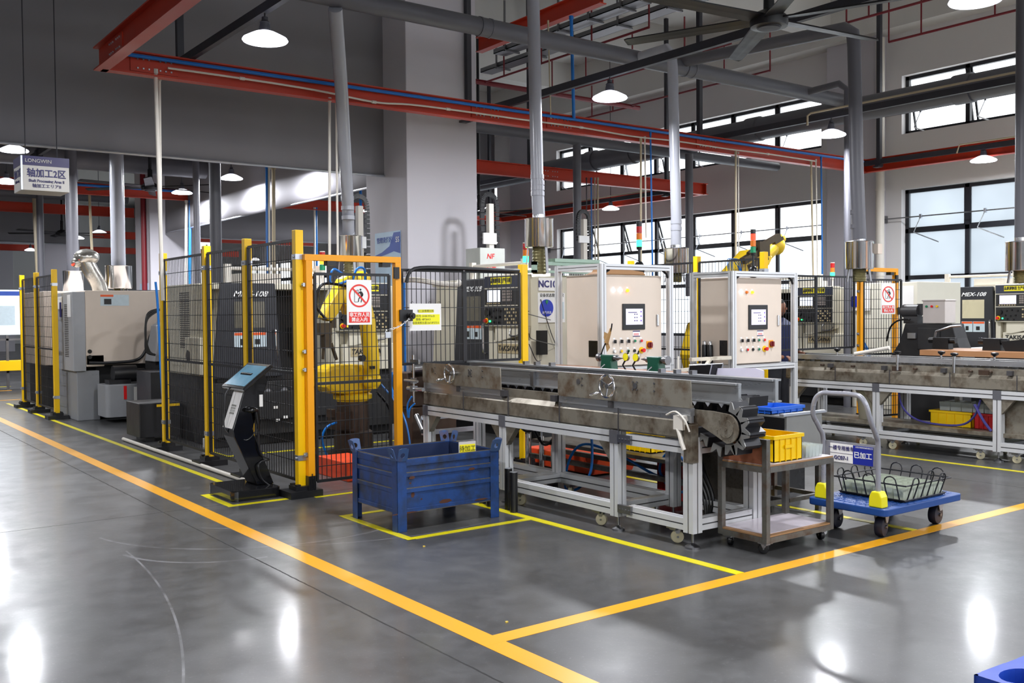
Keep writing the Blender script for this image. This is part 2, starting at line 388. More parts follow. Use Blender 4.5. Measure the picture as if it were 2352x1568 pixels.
# ================================================================ OVERHEAD STEEL, PIPES, LAMPS
def ibeam(m, a, b, h=.23, w=.13, t=.012):
    a = Vector(a); b = Vector(b)
    m.bar(a, b, t, h); m.bar(a+Z_*(h/2), b+Z_*(h/2), w, t*1.3); m.bar(a-Z_*(h/2), b-Z_*(h/2), w, t*1.3)
BZ = 4.235
def beam(nm_label, a, b, splices=()):
    t = thing('steel_beam', nm_label, 'beam'); m = MB(); ibeam(m, a, b); m.build('girder', red_m, t)
    a = Vector(a); b = Vector(b); d = (b-a).normalized(); s = d.cross(Z_)
    for k in splices:
        p = a+d*k; mb = MB(); mb.m = 0
        mb.box(p+s*.012, (abs(d.x)*.5+.012, abs(d.y)*.5+.012, .17)); mb.box(p-s*.012, (abs(d.x)*.5+.012, abs(d.y)*.5+.012, .17)); mb.m = 1
        for i in range(7):
            if i == 3: continue
            for z in (-.05, .05):
                for q in (-1, 1): mb.box(p+d*((i-3)*.06)+s*(.022*q)+Z_*z, (.016, .016, .016))
        mb.build('splice_plate', [red_m, galv], t)
    return t
BE = 16.62
beam('long orange red steel beam carrying blue and white pipes in front of the white column', (2.8, 11, BZ), (BE, 11, BZ), (.55, 5.0, 6.3, 9.4))
beam('orange red steel beam running overhead from the bolted corner at upper left', (2.8, -7, BZ), (2.8, 11.06, BZ), (17.4,))
beam('red steel beam along the window wall at right, carrying a lamp', (BE, -7, BZ), (BE, 11.06, BZ))
beam('short red steel beam right of the column, ending in front of the upper windows', (7.6, 15.08, BZ), (BE, 15.08, BZ), (4.6,))
beam('red steel beam with dark rail along the far windows, behind the camera-side beams', (BE, 15.0, BZ), (BE, 30, BZ))
beam('red steel beam high above, crossing behind the grey duct at top centre', ax(1385, -12, 9.4), ax(1100, 104, 9.4), (2.2,))
for (y, x0, x1, z, lab) in ((22.3, -9, 7.5, BZ, 'red steel beam with blue pipe behind the hanging area sign'), (26.9, -9, 7.6, BZ, 'wide red steel beam under a grey duct, behind the hanging sign'), (34.5, -9, 7.6, BZ, 'red steel beam far down the hall at left'),
                            (22.6, 8.6, 16.5, BZ, 'red steel beam seen under the bright hanging curtain'), (34.5, 8.4, 16.5, BZ, 'dim red steel beam far behind the wire fence'), (42.5, -9, 16.5, BZ, 'farthest red steel beam in the hall')):
    beam(lab, (x0, y, z), (x1, y, z))
# pipes carried along the long beam
t = tag(MB().tube([(2.98, 10.9, BZ+.06), (16.4, 10.9, BZ+.06)], .022, 8).build('air_pipe', blue_m), 'blue compressed air pipe along the long red beam', 'pipe')
tag(MB().tube([(2.95, 10.85, BZ+.06), (2.95, -6, BZ+.06)], .022, 8).build('air_pipe', blue_m), 'blue air pipe along the beam at upper left corner', 'pipe')
P = [(3.46, 10.88, BZ-.03)]
for k, z in ((4.3, -.03), (5.2, -.045), (6.0, -.09), (6.5, -.06), (7.1, -.05), (8.2, -.05), (9.4, -.045), (10.4, -.07), (11.4, -.05), (12.6, -.06), (13.6, -.05), (14.9, -.06)): P.append((k, 10.88, BZ+z))
m = MB(); m.tube(smooth_path(P, 5), .012, 6)
for p in P[1:-1:2]: m.cyl((p[0]-.03, p[1], p[2]), (p[0]+.03, p[1], p[2]), .019, 8)
tag(m.build('conduit', white_pvc), 'thin white conduit sagging along the long red beam', 'conduit')
tag(MB().tube([(-8, 22.2, BZ+.06), (7.4, 22.2, BZ+.06)], .03, 6).build('air_pipe', blue_m), 'blue air pipe on the beam behind the hanging sign', 'pipe')
# light rails and hangers
def rail(x, y0, y1, hy, lab, zz=4.4):
    t = thing('light_rail', lab, 'light rail')
    MB().bar((x, y0, zz), (x, y1, zz), .06, .09).build('track', dsteel_m, t)
    for y in hy: MB().bar((x, y, zz), (x, y, 8.2), .075, .075, (1, 0, 0)).build('hanger', dsteel_m, t)
    for y in hy:
        m = MB(); m.box((x, y, zz-.02), (.12, .1, .14)); m.box((x-.08, y-.02, zz-.1), (.12, .12, .03)); m.build('clamp', dsteel_m, t)
    return t
rail(3.75, -6, 11.6, (11.35, 3, -4), 'dark lamp rail running overhead at upper left')
rail(8.15, -6, 12.05, (11.95, 4, -4), 'dark lamp rail crossing overhead in front of the main grey duct')
rail(12.58, -6, 11.65, (11.5, 4, -4), 'dark lamp rail below the large grey duct at right')
rail(16.45, -6, 11.2, (10.6, 3, -4), 'dark lamp rail inside the red beam along the right windows', 4.26)
rail(16.40, 15.2, 24, (16, 23), 'dark lamp rail inside the far red beam by the windows', 4.26)
rail(8.9, 15.4, 22, (16.2, 21), 'dark lamp rail behind the column', 4.4)
rail(12.58, 15.4, 22, (16.2, 21), 'dark lamp rail beyond the short red beam', 4.4)
rail(3.75, 14, 20, (15, 19), 'dark lamp rail behind the large grey curtain')
rail(-.6, -6, 12.3, (11, 2), 'dark lamp rail at far left behind the sign')
tag(MB().tube([(12.5, -5, 4.47), (12.5, 9.2, 4.47), (12.5, 9.26, 4.44), (12.5, 9.26, 4.3)], .016, 8).build('conduit', cream_pvc), 'cream conduit on the rail under the large grey duct', 'conduit')
tag(MB().tube([(16.36, -5, 4.34), (16.36, 9.0, 4.34), (16.36, 9.05, 4.2)], .014, 8).build('conduit', cream_pvc), 'cream conduit on the rail along the right red beam', 'conduit')
tag(MB().tube([(16.32, 16, 4.34), (16.32, 24, 4.34)], .014, 8).build('conduit', cream_pvc), 'cream conduit on the far rail by the windows', 'conduit')
# pendant lamps
def make_lamp(loc, lab, rz):
    t = thing('pendant_lamp', lab, 'lamp', loc, 0, 'white dish pendant lamps')
    m = MB(); m.lathe([(.0, .02), (.205, .0), (.215, .012), (.205, .03), (.15, .06), (.1, .085), (.055, .10), (0, .10)], n=28); m.build('shade', dish_m, t)
    m = MB(); m.lathe([(0, -.004), (.12, -.003), (.19, .0), (.19, .008), (0, .012)], n=28); m.build('bulb', lampw_m, t)
    m = MB(); m.lathe([(.05, .10), (.055, .13), (.045, .17), (.05, .18), (.03, .2), (.03, .23), (0, .23)], n=16); m.build('socket', dsteel_m, t)
    m = MB(); m.cyl((0, 0, .2), (0, 0, rz), .008, 6); m.build('hanger', dsteel_m, t)
    return t
FILL_XY = [(3, 17), (12, 18), (3.7, 24.0), (0, 30), (12, 28), (-3, 19), (2, 40), (-2.5, 8.5), (-2.5, 3.5), (-5, 12), (-2, -2), (12, 22), (-1, 14.6), (6.95, 15.8)]  # extra lamps added to fill the hall with light
LP = {}
spots = []
RX = (3.75, 8.15, 12.58, 16.5)
desc = {0: 'above the red beam at upper left', 1: 'in front of the sprinkler pipes at top centre', 2: 'below the large grey duct at right', 3: 'in front of the wall between the window rows at right'}
for i, x in enumerate(RX):
    for j, y in enumerate((8.9, 4.35, -.15, -4.65)):
        if i == 3 and j == 0: y = 8.65
        spots.append((x, y, ['bright white pendant lamp hanging '+desc[i], ('bright white pendant lamp at the top right edge' if i == 1 else 'bright white pendant lamp hanging on the %s rail, nearer the camera' % ('first', 'second', 'third', 'fourth')[i]), 'white pendant lamp over the aisle on rail %d' % (i+1), 'white pendant lamp above the aisle behind the photographer on rail %d' % (i+1)][j]))
spots += [(16.4, 17.9, 'small white pendant lamp before the wall above the far windows'), (16.4, 24.5, 'small white pendant lamp by the farthest windows')]
for p, lab in (((612, 430), 'white pendant lamp hanging before the bright part of the far curtain'), ((490, 466), 'white pendant lamp left of the bright part of the far curtain'), ((228, 536), 'small white pendant lamp high behind the silver robot arm'), ((178, 549), 'small white pendant lamp left of the far grey duct'),
               ((15, 422), 'white pendant lamp left of the hanging sign'), ((70, 576), 'dim small pendant lamp at far left'), ((548, 546), 'tiny pendant lamp far down the hall over the fence'), ((592, 546), 'tiny pendant lamp far behind the second fence post'), ((586, 594), 'pendant lamp seen through the wire mesh fence'), ((474, 561), 'pendant lamp just above the first fence panel')):
    v = az(p[0], p[1], 4.08)
    if p[0] == 612: v = Vector((6.95, 18.2, 4))
    if p[0] == 490: v = Vector((6.9, 20.9, 4))
    spots.append((v.x, v.y, lab))
spots += [(x_, y_, 'white pendant lamp outside the picture') for x_, y_ in FILL_XY]
for (x, y, lab) in spots:
    z = 4.09 if x < 16 else 4.02
    rzz = round(((4.36 if x < 16 else 4.24) if (y < 10 and x > 0) else 8.2)-z, 3)
    if LP.get(rzz) is None: LP[rzz] = make_lamp((x, y, z), lab, rzz)
    else: dup(LP[rzz], (x, y, z), 0, lab)
for (x, y, z, k) in [(s[0], s[1], 4.0, 1) for s in spots if s[1] < 10]+[(x_, y_, 4.0, .22 if x_ < 0 and y_ < 13 else 1.3) for x_, y_ in FILL_XY]+[(6.95, 18.2, 4.02, 2.2), (6.9, 20.9, 4.02, 2.2)]:
    l = bpy.data.lights.new('lamp_light', 'AREA'); l.shape = 'DISK'; l.size = .36; l.energy = LAMP_W*k; l.color = (.93, .95, 1.0)
    o = bpy.data.objects.new('lamp_light', l); o.location = (x, y, z); COL.objects.link(o)
# grey duct system
def coupling(m, p, d, r): p = Vector(p); d = Vector(d); m.cyl(p-d*.09, p-d*.06, r*1.09, 18); m.cyl(p-d*.06, p+d*.06, r*1.045, 18); m.cyl(p+d*.06, p+d*.09, r*1.09, 18)
m = MB(); m.cyl((-8, 9.9, 5.0), (14.3, 9.9, 5.0), .11, 20)
for x in (7.0, 10.6, 3.1): coupling(m, (x, 9.9, 5), X_, .11)
tag(m.build('exhaust_duct', duct_m), 'long grey exhaust duct crossing overhead, in front of the sprinkler pipes', 'duct')
m = MB(); m.cyl((14.5, -8, 4.85), (14.5, 24.2, 4.85), .2, 24)
for y in (7.9, 11.9, 15.2, 16.4): m.cyl((14.5, y-.14, 4.85), (14.5, y+.14, 4.85), .225, 24)
tag(m.build('exhaust_duct', duct_m), 'thick dark grey exhaust duct running along the upper windows', 'duct')
m = MB(); a = ay(1096, 292, 13.6); b = ay(1640, 366, 13.6); m.cyl((a.x-.6, 13.6, a.z), (b.x+2, 13.6, a.z-.02), .09, 16)
tag(m.build('exhaust_duct', duct_m), 'grey exhaust duct just below and behind the long red beam', 'duct')
z13 = a.z
def elbow_duct(name_lab, pts, r, mt=ductg_m, rings=()):
    m = MB(); m.tube(pts, r, 18)
    for p in rings: m.cyl(Vector(p)-Z_*.025, Vector(p)+Z_*.025, r*1.08, 18)
    return tag(m.build('riser_duct', mt), name_lab, 'duct')
# collectors: polished steel drums standing on machine tops, with riser ducts
def collector(loc, lab, r=.165, h=.33, legz=.25):
    t = thing('mist_collector', lab, 'dust collector', loc)
    m = MB(); m.lathe([(0, 0), (r*.97, 0), (r, .01), (r, h-.01), (r*1.03, h), (r*.97, h+.005), (r*.45, h+.01), (r*.45, h+.05), (0, h+.05)], n=32); m.build('drum', chrome, t)
    m = MB()
    for k in range(3):
        a_ = k*2.09+2.6; c = Vector((math.cos(a_), math.sin(a_), 0)); m.bar(c*(r*.8), c*(r*.95)-Z_*legz, .035, .012, c)
    m.build('leg', steel, t)
    m = MB(); rr = [(.075*(1+.10*(i % 2)), -legz*i/16) for i in range(17)]; m.lathe(rr, n=20); m.build('flex_hose', flex_m, t)
    return t
flex_m = M_('oily_flex_hose', '#8d8660', .35, .5, var=.3, scale=30, dirt='#35452f', dirtamt=.4, dirtscale=9)
c1 = ay(803, 600, 11.6); collector((c1.x, c1.y, c1.z), 'polished steel mist collector drum behind the gate frame', legz=c1.z-1.9)
elbow_duct('leaning grey riser duct in front of the grey curtain', [(c1.x-.01, 11.6, c1.z+.36), ay(799, 470, 11.5), ay(785, 215, 10.6), ay(770, 20, 9.9)], .078, rings=[ay(800, 500, 11.5), ay(799, 478, 11.5), ay(798, 455, 11.5)])
c2 = ay(1238, 568, 9.0); collector((c2.x, c2.y, c2.z), 'polished steel mist collector drum above the machine labelled NC10-1', legz=c2.z-1.96)
elbow_duct('tall glossy grey riser duct crossing in front of the red beam', [(c2.x, 9.0, c2.z+.36), ay(1234, 420, 9.0), ay(1229, 200, 9.0), ay(1224, -30, 9.0)], .074, rings=[ay(1235, 445, 9), ay(1235, 432, 9), ay(1235, 420, 9), ay(1234, 406, 9)])
c3 = ay(1553, 628, 9.2); collector((c3.x, c3.y, c3.z), 'steel mist collector drum between the two control cabinets', legz=c3.z-1.9)
k3 = ay(1545, 118, 9.2)
elbow_duct('grey riser duct with an elbow joining the main duct above the first cabinet', [(c3.x, 9.2, c3.z+.36), ay(1553, 500, 9.2), (k3.x, 9.2, 4.7), (k3.x, 9.22, 4.9), (k3.x, 9.3, 5.0), (k3.x, 9.9, 5.0)], .07, rings=[ay(1553, 525, 9.2), ay(1553, 510, 9.2)])
c4 = ax(1974, 618, 10.5); collector((c4.x, c4.y, c4.z), 'steel mist collector drum with a cream junction box, above the open mesh gate', legz=c4.z-1.85)
e4 = ax(1962, 60, 10.45)
elbow_duct('grey riser duct topped by an elbow below the ceiling fan', [(c4.x, c4.y, c4.z+.36), ax(1968, 400, 10.48), (10.45, e4.y, e4.z-.25), (10.45, e4.y+.02, e4.z-.08), (10.45, e4.y+.12, e4.z), (10.45, 9.9, 5.08)], .08, duct_m, rings=[ax(1970, 487, 10.5), ax(1970, 520, 10.5)])
MB().box((c4.x+.13, c4.y-.16, c4.z+.24), (.09, .07, .12)).build('junction_box', beige_m, None)
bpy.data.objects['junction_box']['label'] = 'cream junction box on the collector drum right of centre'; bpy.data.objects['junction_box']['category'] = 'junction box'
e5 = ay(1947, 205, 9.1); elbow_duct('thin dark riser duct behind the elbowed grey one', [(e5.x, 9.9, 5.0), (e5.x, 9.25, 5.02), (e5.x, 9.1, 4.9), (e5.x, 9.1, 0)], .055, duct_m)
c6 = ax(2345, 622, 11.4); collector((c6.x, c6.y, c6.z), 'steel mist collector drum at the right edge', legz=c6.z-1.8)
elbow_duct('dark riser duct at the right edge', [(c6.x, c6.y, c6.z+.36), (c6.x, c6.y, 6)], .07, duct_m)
for px_, lab, y in ((1326, 'dark riser duct left of the small lamp', 13.6), (1583, 'dark riser duct right of the steel collector between the cabinets', 13.0)):
    b = ay(px_, 500, y); elbow_duct(lab, [(b.x, y, z13 if y > 13.5 else 4.5), (b.x, y, 1.8)], .075, duct_m)
# far left ducts
for px_, y, r, lab in ((270, 16.4, .11, 'glossy grey riser duct behind the beige machine'), (495, 14.2, .085, 'dark riser duct behind the first fence panels'), (165, 18.6, .10, 'grey riser duct at the edge of the hanging sign'), (92, 26, .08, 'dim grey riser duct far at left'), (452, 18, .06, 'thin dark riser duct left of the fence posts')):
    b = ay(px_, 500, y); elbow_duct(lab, [(b.x, y, 5.2), (b.x, y, 2.25 if px_ in (270, 165) else .0)], r, ductg_m if px_ == 270 else duct_m)
    if px_ in (270, 165):
        collector((b.x, y, 1.95), 'steel mist collector drum on the beige machine' if px_ == 270 else 'small steel mist collector drum far left', r=.2 if px_ == 270 else .17, h=.36, legz=.1)
m = MB(); m.cyl((-8, 20.6, 4.6), (7.3, 20.6, 4.6), .2, 18); tag(m.build('exhaust_duct', duct_m), 'thick dark duct far left behind the hanging sign', 'duct')
m = MB(); m.cyl((-8, 26.4, 4.55), (7.3, 26.4, 4.55), .13, 18); tag(m.build('exhaust_duct', duct_m), 'grey duct lying above the wide red beam at left', 'duct')
# drop pipes
def drop(pa, pb, y, r, mt, lab, nm='drop_pipe'):
    a = ay(pa[0], pa[1], y); b = ay(pb[0], pb[1], y); m = MB(); m.cyl(a, b, r, 8); m.cyl(a-Z_*.03, a+Z_*.02, r*1.4, 8)
    return tag(m.build(nm, mt), lab, 'pipe')
drop((357, 163), (374, 690), 11.0, .022, white_pvc, 'white drop pipe hanging from the beam corner beside the first fence post')
drop((366, 180), (371, 640), 11.15, .016, white_pvc, 'thin white drop pipe close behind the leftmost drop pipe')
drop((757, 228), (757, 600), 11.0, .017, white_pvc, 'white drop pipe left of the leaning duct')
drop((772, 230), (776, 600), 11.1, .014, white_pvc, 'thin white drop pipe hidden beside the leaning duct')
drop((1472, 320), (1472, 640), 10.9, .016, cream_pvc, 'cream drop pipe left of the stack light')
drop((1481, 316), (1484, 546), 10.9, .012, white_pvc, 'white drop pipe ending at the stack light')
drop((1494, 306), (1499, 640), 10.9, .013, blue_m, 'blue drop pipe right of the stack light')
drop((1690, 350), (1690, 600), 10.9, .017, cream_pvc, 'cream drop pipe before the windows behind the second cabinet')
drop((1696, 352), (1697, 600), 10.95, .009, white_pvc, 'thin white drop pipe beside the cream one behind the second cabinet')
drop((1863, 372), (1868, 640), 10.9, .017, cream_pvc, 'cream drop pipe at the right end of the far windows')
drop((1874, 368), (1878, 640), 10.9, .012, white_pvc, 'white drop pipe near the right end of the far windows')
drop((1886, 362), (1889, 640), 10.9, .014, blue_m, 'blue drop pipe at the edge of the far windows')
drop((1312, 40), (1318, 272), 10.9, .024, blue_m, 'blue drop pipe coming down from the ceiling to the long beam')
drop((1259, 50), (1265, 272), 10.9, .01, cream_pvc, 'thin cream conduit dropping onto the long beam')
for x_, w_, mt_, l_ in ((1358, .014, blue_m, 'blue drop pipe beyond the short red beam'), (1366, .012, cream_pvc, 'thin cream drop pipe beyond the short beam'), (1373, .017, cream_pvc, 'thicker cream drop pipe beyond the short beam'), (1347, .011, dsteel_m, 'thin dark drop pipe beyond the short beam')):
    drop((x_, 410), (x_+1, 600), 15.0, w_, mt_, l_)
for x_, y_, w_, mt_, l_, t_ in ((437, 22.2, .03, blue_m, 'blue drop pipe at far left of the curtain', 462), (428, 22.2, .03, white_pvc, 'white drop pipe at far left of the curtain', 462), (617, 14.6, .022, white_pvc, 'white drop pipe crossing the bright curtain', 384), (628, 14.6, .03, cream_pvc, 'thick cream drop pipe crossing the bright curtain', 384), (612, 14.6, .018, blue_m, 'blue drop pipe above the fence at left of the cream ones', 384), (722, 22.6, .028, white_pvc, 'white drop pipe seen under the bright curtain', 478), (727, 22.6, .02, blue_m, 'blue drop pipe seen under the bright curtain', 478), (828, 15.2, .026, blue_m, 'blue drop pipe right of the leaning duct', 400)):
    drop((x_, t_), (x_-2 if x_ < 600 else x_+2, 780), y_, w_, mt_, l_)
for x_, y_, w_, l_ in ((78, 26.5, .05, 'cream drop pipe at far left'), (205, 24, .03, 'pale slanting drop pipe above the silver robot')):
    drop((x_, 440), (x_+14, 745), y_, w_, cream_pvc, l_)
m = MB(); p = Vector((XW-.35, 11.35, 0)); m.cyl(p, p+Z_*6.9, .085, 16)
for z in (2.2, 3.9, 4.3, 5.4): m.cyl(p+Z_*(z-.02), p+Z_*(z+.02), .095, 16)
tag(m.build('drain_pipe', white_pvc), 'white drain pipe running up the wall between the window bays', 'pipe')
tag(MB().cyl((7.08, 24.3, 0), (7.08, 24.3, 8), .06, 10).build('riser_pipe', dkred_m), 'dark red fire main running up the far white column', 'pipe')
# sprinkler net: dark red pipes under the ceiling
def spr(P, r, lab): return tag(MB().tube(P, r, 8).build('sprinkler_pipe', dkred_m), lab, 'pipe')
S = 6.3
a = az(1100, 190, S); b = az(1472, 247, S); ym = (a.y+b.y)/2
spr([(7.0, ym, S), (b.x, ym, S)], .055, 'thick dark red sprinkler main behind the second pendant lamp')
def branch(p0, p1, lab, up=(), r=.022):
    a = az(p0[0], p0[1], S); b = az(p1[0], p1[1], S); x = (a.x+b.x)/2
    t = thing('sprinkler_branch', lab, 'pipe', (0, 0, 0))
    MB().tube([(x, a.y, S), (x, b.y, S)], r, 8).build('pipe', dkred_m, t)
    for k in up:
        y = a.y+(b.y-a.y)*k; MB().cyl((x, y, S), (x, y, S+.75), .016, 6).build('sprinkler_drop', dkred_m, t)
branch((1120, 192), (1480, 60), 'dark red sprinkler branch crossing at top centre left', (.15, .4, .7, 1))
branch((1250, 232), (1660, 95), 'dark red sprinkler branch behind the second lamp, crossing the main duct', (.1, .3, .55, .8))
branch((1335, 273), (1460, 243), 'dark red sprinkler branch ending at the main elbow', (.2, .6))
branch((1460, 243), (1760, 160), 'dark red sprinkler branch right of the elbow', (.3, .7, 1))
branch((2043, 97), (2352, 18), 'dark red sprinkler branch at upper right', (0, .26, .8))
branch((1905, 62), (2180, -12), 'dark red sprinkler branch behind the fan blade', (.15, .35, .9))
for (y, lab) in ((14.6, 'grey steel cable tray near the ceiling'), (15.5, 'second grey steel cable tray near the ceiling')):
    pass
for p0, p1, lab in (((1130, 120), (1500, 5), 'grey steel cable tray under the ceiling just behind the high red beam'), ((1110, 165), (1620, -5), 'grey steel cable tray under the ceiling above the main duct')):
    t = thing('cable_tray', lab, 'cable tray'); a = az(*p0, 6.6); b = az(*p1, 6.6); x = (a.x+b.x)/2
    m = MB(); m.bb(x-.15, a.y, 6.57, x+.15, b.y, 6.585); m.bb(x-.15, a.y, 6.57, x-.14, b.y, 6.66); m.bb(x+.14, a.y, 6.57, x+.15, b.y, 6.66); m.build('tray', steel, t)
    for k in range(5):
        y = b.y+(a.y-b.y)*(k+.5)/5; m = MB(); m.bar((x-.18, y, 6.55), (x+.18, y, 6.55), .04, .03); m.bar((x-.17, y, 6.55), (x-.17, y, 7.5), .03, .03, (1, 0, 0)); m.build('bracket', steel, t)
# ceiling fans
def fan(loc, lab, r=1.42, rot=0.1, s=1):
    t = thing('ceiling_fan', lab, 'ceiling fan', loc, rot, None)
    m = MB(); m.lathe([(0, -.07), (.11, -.07), (.112, -.064), (.165, -.06), (.172, -.03), (.172, .02), (.12, .07), (.05, .1), (.045, .35), (.03, .36), (.03, 8.2-loc[2])], n=32); m.build('hub', black_m, t)
    MB().lathe([(0, -.078), (.1, -.076), (.105, -.068), (0, -.066)], n=28).build('hub_cover', dsteel_m, t)
    for k in range(6):
        a_ = k*math.pi/3; c = Vector((math.cos(a_), math.sin(a_), 0)); q = Vector((-math.sin(a_), math.cos(a_), 0)); m = MB()
        pr = [(-.085, -.012), (.0, -.0), (.085, .014), (.09, .024), (.0, .018), (-.08, .004)]
        vs = []
        for rr, sc in ((.15, 1), (r*.97, .8), (r, .55)):
            for u_, w_ in pr: vs.append(c*rr + q*(u_*sc) + Z_*(w_))
        fs = [(i*6+j, i*6+(j+1) % 6, (i+1)*6+(j+1) % 6, (i+1)*6+j) for i in range(2) for j in range(6)]+[tuple(range(6)), tuple(range(12, 18))]
        m.add(vs, fs); m.build('blade', black_m, t)
    return t
p = Vector((0, 0, CAMZ)) + _ray(1766, 47)*9.0
F0 = fan(tuple(p), 'black ceiling fan with long blades at top right', rot=-.12)
v = Vector((0, 0, CAMZ)) + _ray(345, 430)*19.5; dup(F0, v, .2, 'black ceiling fan left of the curtain, behind the white drop pipe')
v = Vector((0, 0, CAMZ)) + _ray(143, 536)*27; dup(F0, v, .5, 'small black ceiling fan far down the hall at left')
v = Vector((0, 0, CAMZ)) + _ray(1100, 487)*21; dup(F0, v, .15, 'black ceiling fan half hidden behind the column')
# curtains
def curtain(name_lab, o, u, L, z0, z1, amp=.05, seed=0, hem=None):
    rnd = random.Random(seed); nx, nz = max(16, int(L*5)), 14; o = Vector(o); u = Vector(u); w = u.cross(Z_); vs = []
    ph = [(rnd.uniform(.3, 1.6), rnd.uniform(0, 6), rnd.uniform(.4, 1)) for _ in range(6)]
    for j in range(nz+1):
        z = z0+(z1-z0)*j/nz
        for i in range(nx+1):
            s_ = L*i/nx; d = sum(a_*math.sin(s_*f_+p_+(z-z0)*.35*f_) for f_, p_, a_ in ph)/6
            if hem and abs(z-hem) < .2: d += .4*(.2-abs(z-hem))
            vs.append(o + u*s_ + w*(d*amp*2.2) + Z_*(z + (.02*math.sin(s_*1.1) if j == 0 else 0)))
    fs = [(j*(nx+1)+i, j*(nx+1)+i+1, (j+1)*(nx+1)+i+1, (j+1)*(nx+1)+i) for j in range(nz) for i in range(nx)]
    t = thing('curtain', name_lab, 'curtain'); m = MB(); m.add(vs, fs, True); c = m.build('cloth', curtain_m, t)
    sd = c.modifiers.new('thickness', 'SOLIDIFY'); sd.thickness = .006
    m = MB(); m.cyl(o+Z_*z0, o+u*L+Z_*z0, .018, 8); m.build('hem_rod', galv, t)
    return t
curtain('huge dark grey hanging curtain filling the upper left', (-11, 12.66, 0), (1, 0, 0), 18.43, 3.52, 7.45, .05, 3, 5.5)
curtain('grey curtain hanging away into the hall, brightly lit in the middle', (7.5, 13.3, 0), (0, 1, 0), 10.6, 3.5, 7.3, .03, 5)
curtain('dark grey curtain across the hall behind the fence, under the bright one', (8.4, 24.4, 0), (1, 0, 0), 9.2, 3.45, 7.1, .03, 8)
curtain('dark grey curtain far left beyond the column', (-11, 30.4, 0), (1, 0, 0), 18, 3.6, 7.1, .03, 9)

# hanging area sign
sgn_navy = M_('sign_navy', '#231a5c', .4); sgn_white = M_('sign_white', '#d6d2cc', .45); ink_blue = M_('blue_lettering', '#2a2668', .5)
s0 = Vector((0, 0, CAMZ))+_ray(48, 352)*10.6; s1 = ay(158, 362, s0.y)
sw, shh, sd_ = s1.x-s0.x, .37, .42
t = thing('hanging_sign', 'boxy white and navy area sign hanging at far left', 'sign', (s0.x, s0.y, s0.z-shh-.02))
MB().bb(0, 0, 0, sw, sd_, shh).build('sign_box', sgn_white, t, .004)
MB().bb(-.003, -.003, shh-.1, sw+.003, sd_+.003, shh+.002).build('header_band', sgn_navy, t)
MB().bb(-.006, -.006, 0, .012, .012, shh).build('edge_strip', galv, t)
for x in (.08, sw-.08): MB().cyl((x, .2, shh), (x, .2, 8.2-s0.z+shh), .006, 6).build('hanging_wire', dsteel_m, t)
text('LONGWIN', .055, (.17, -.006, shh-.05), X_, Z_, sgn_white, t, sx=1.0)
text('轴加工2区', .10, (sw/2+.01, -.004, .185), X_, Z_, ink_blue, t, bold=.02, sx=.88)
text('Shaft Processing Area II', .042, (sw/2+.01, -.004, .105), X_, Z_, ink_blue, t, bold=.02, sx=.9)
text('轴加工エリアII', .045, (sw/2+.01, -.004, .05), X_, Z_, ink_blue, t, bold=.01)
text('轴加工2区', .1, (-.004, sd_/2, .185), -Y_, Z_, ink_blue, t, bold=.015, sx=.75)
text('Shaft Processing', .04, (-.004, sd_/2, .105), -Y_, Z_, ink_blue, t, sx=.8)
# ================================================================ FLOOR LINES
line_o = M_('orange_floor_paint', '#e3a01c', .32, var=.05, scale=1.2, dirt='#a87c34', dirtamt=.3, dirtscale=1.4)
line_y = M_('yellow_floor_tape', '#d9cc12', .35, var=.05, dirt='#8f8520', dirtamt=.27, dirtscale=2.2)
FLN = [0]
def fline(lab, *rects, mt=line_y):
    m = MB(); n_ = 0
    for (x0, y0, x1, y1) in rects: FLN[0] += 1; m.bb(x0, y0, 0, x1, y1, .0010+.00012*FLN[0])
    return tag(m.build('floor_line', mt), lab, 'floor marking')
fline('wide orange line running along the aisle from lower centre to far left', (2.515, -11, 2.63, 40), mt=line_o)
fline('wide orange line branching right past the blue trolley', (2.52, 3.594, 17.5, 3.698), mt=line_o)
fline('yellow line along the wire fence beside the white floor pipe', (3.13, 8.28, 3.19, 18.4), (3.13, 18.4, 3.19, 19))
fline('yellow frame line around the kiosk base', (2.79, 7.5, 2.85, 8.13), (2.79, 8.07, 3.36, 8.13), (3.3, 7.5, 3.36, 8.13), (2.79, 7.48, 3.36, 7.54))
fline('yellow frame line around the blue metal bin', (3.31, 5.61, 3.37, 6.62), (3.31, 6.56, 4.4, 6.62), (3.31, 5.61, 4.4, 5.67))
fline('yellow line in front of the near conveyor up to the orange line', (4.34, 3.7, 4.41, 7.38))
fline('yellow line across the mesh gate', (3.5, 7.40, 4.4, 7.45))
fline('yellow line inside the fence in front of the left lathe', (3.75, 10.15, 6.6, 10.21), (3.75, 10.15, 3.81, 10.7))
fline('yellow line in front of the far conveyor', (9.13, 3.7, 9.19, 8))
fline('yellow line under the blue trolley', (6.14, 3.7, 6.2, 7))
fline('orange line across the aisle far left', (-6, 19.7, 3.5, 19.78), (-6, 22.3, 3.8, 22.4), mt=line_o)
fline('yellow line far left by the display screen', (-2, 23.6, 4, 23.66))
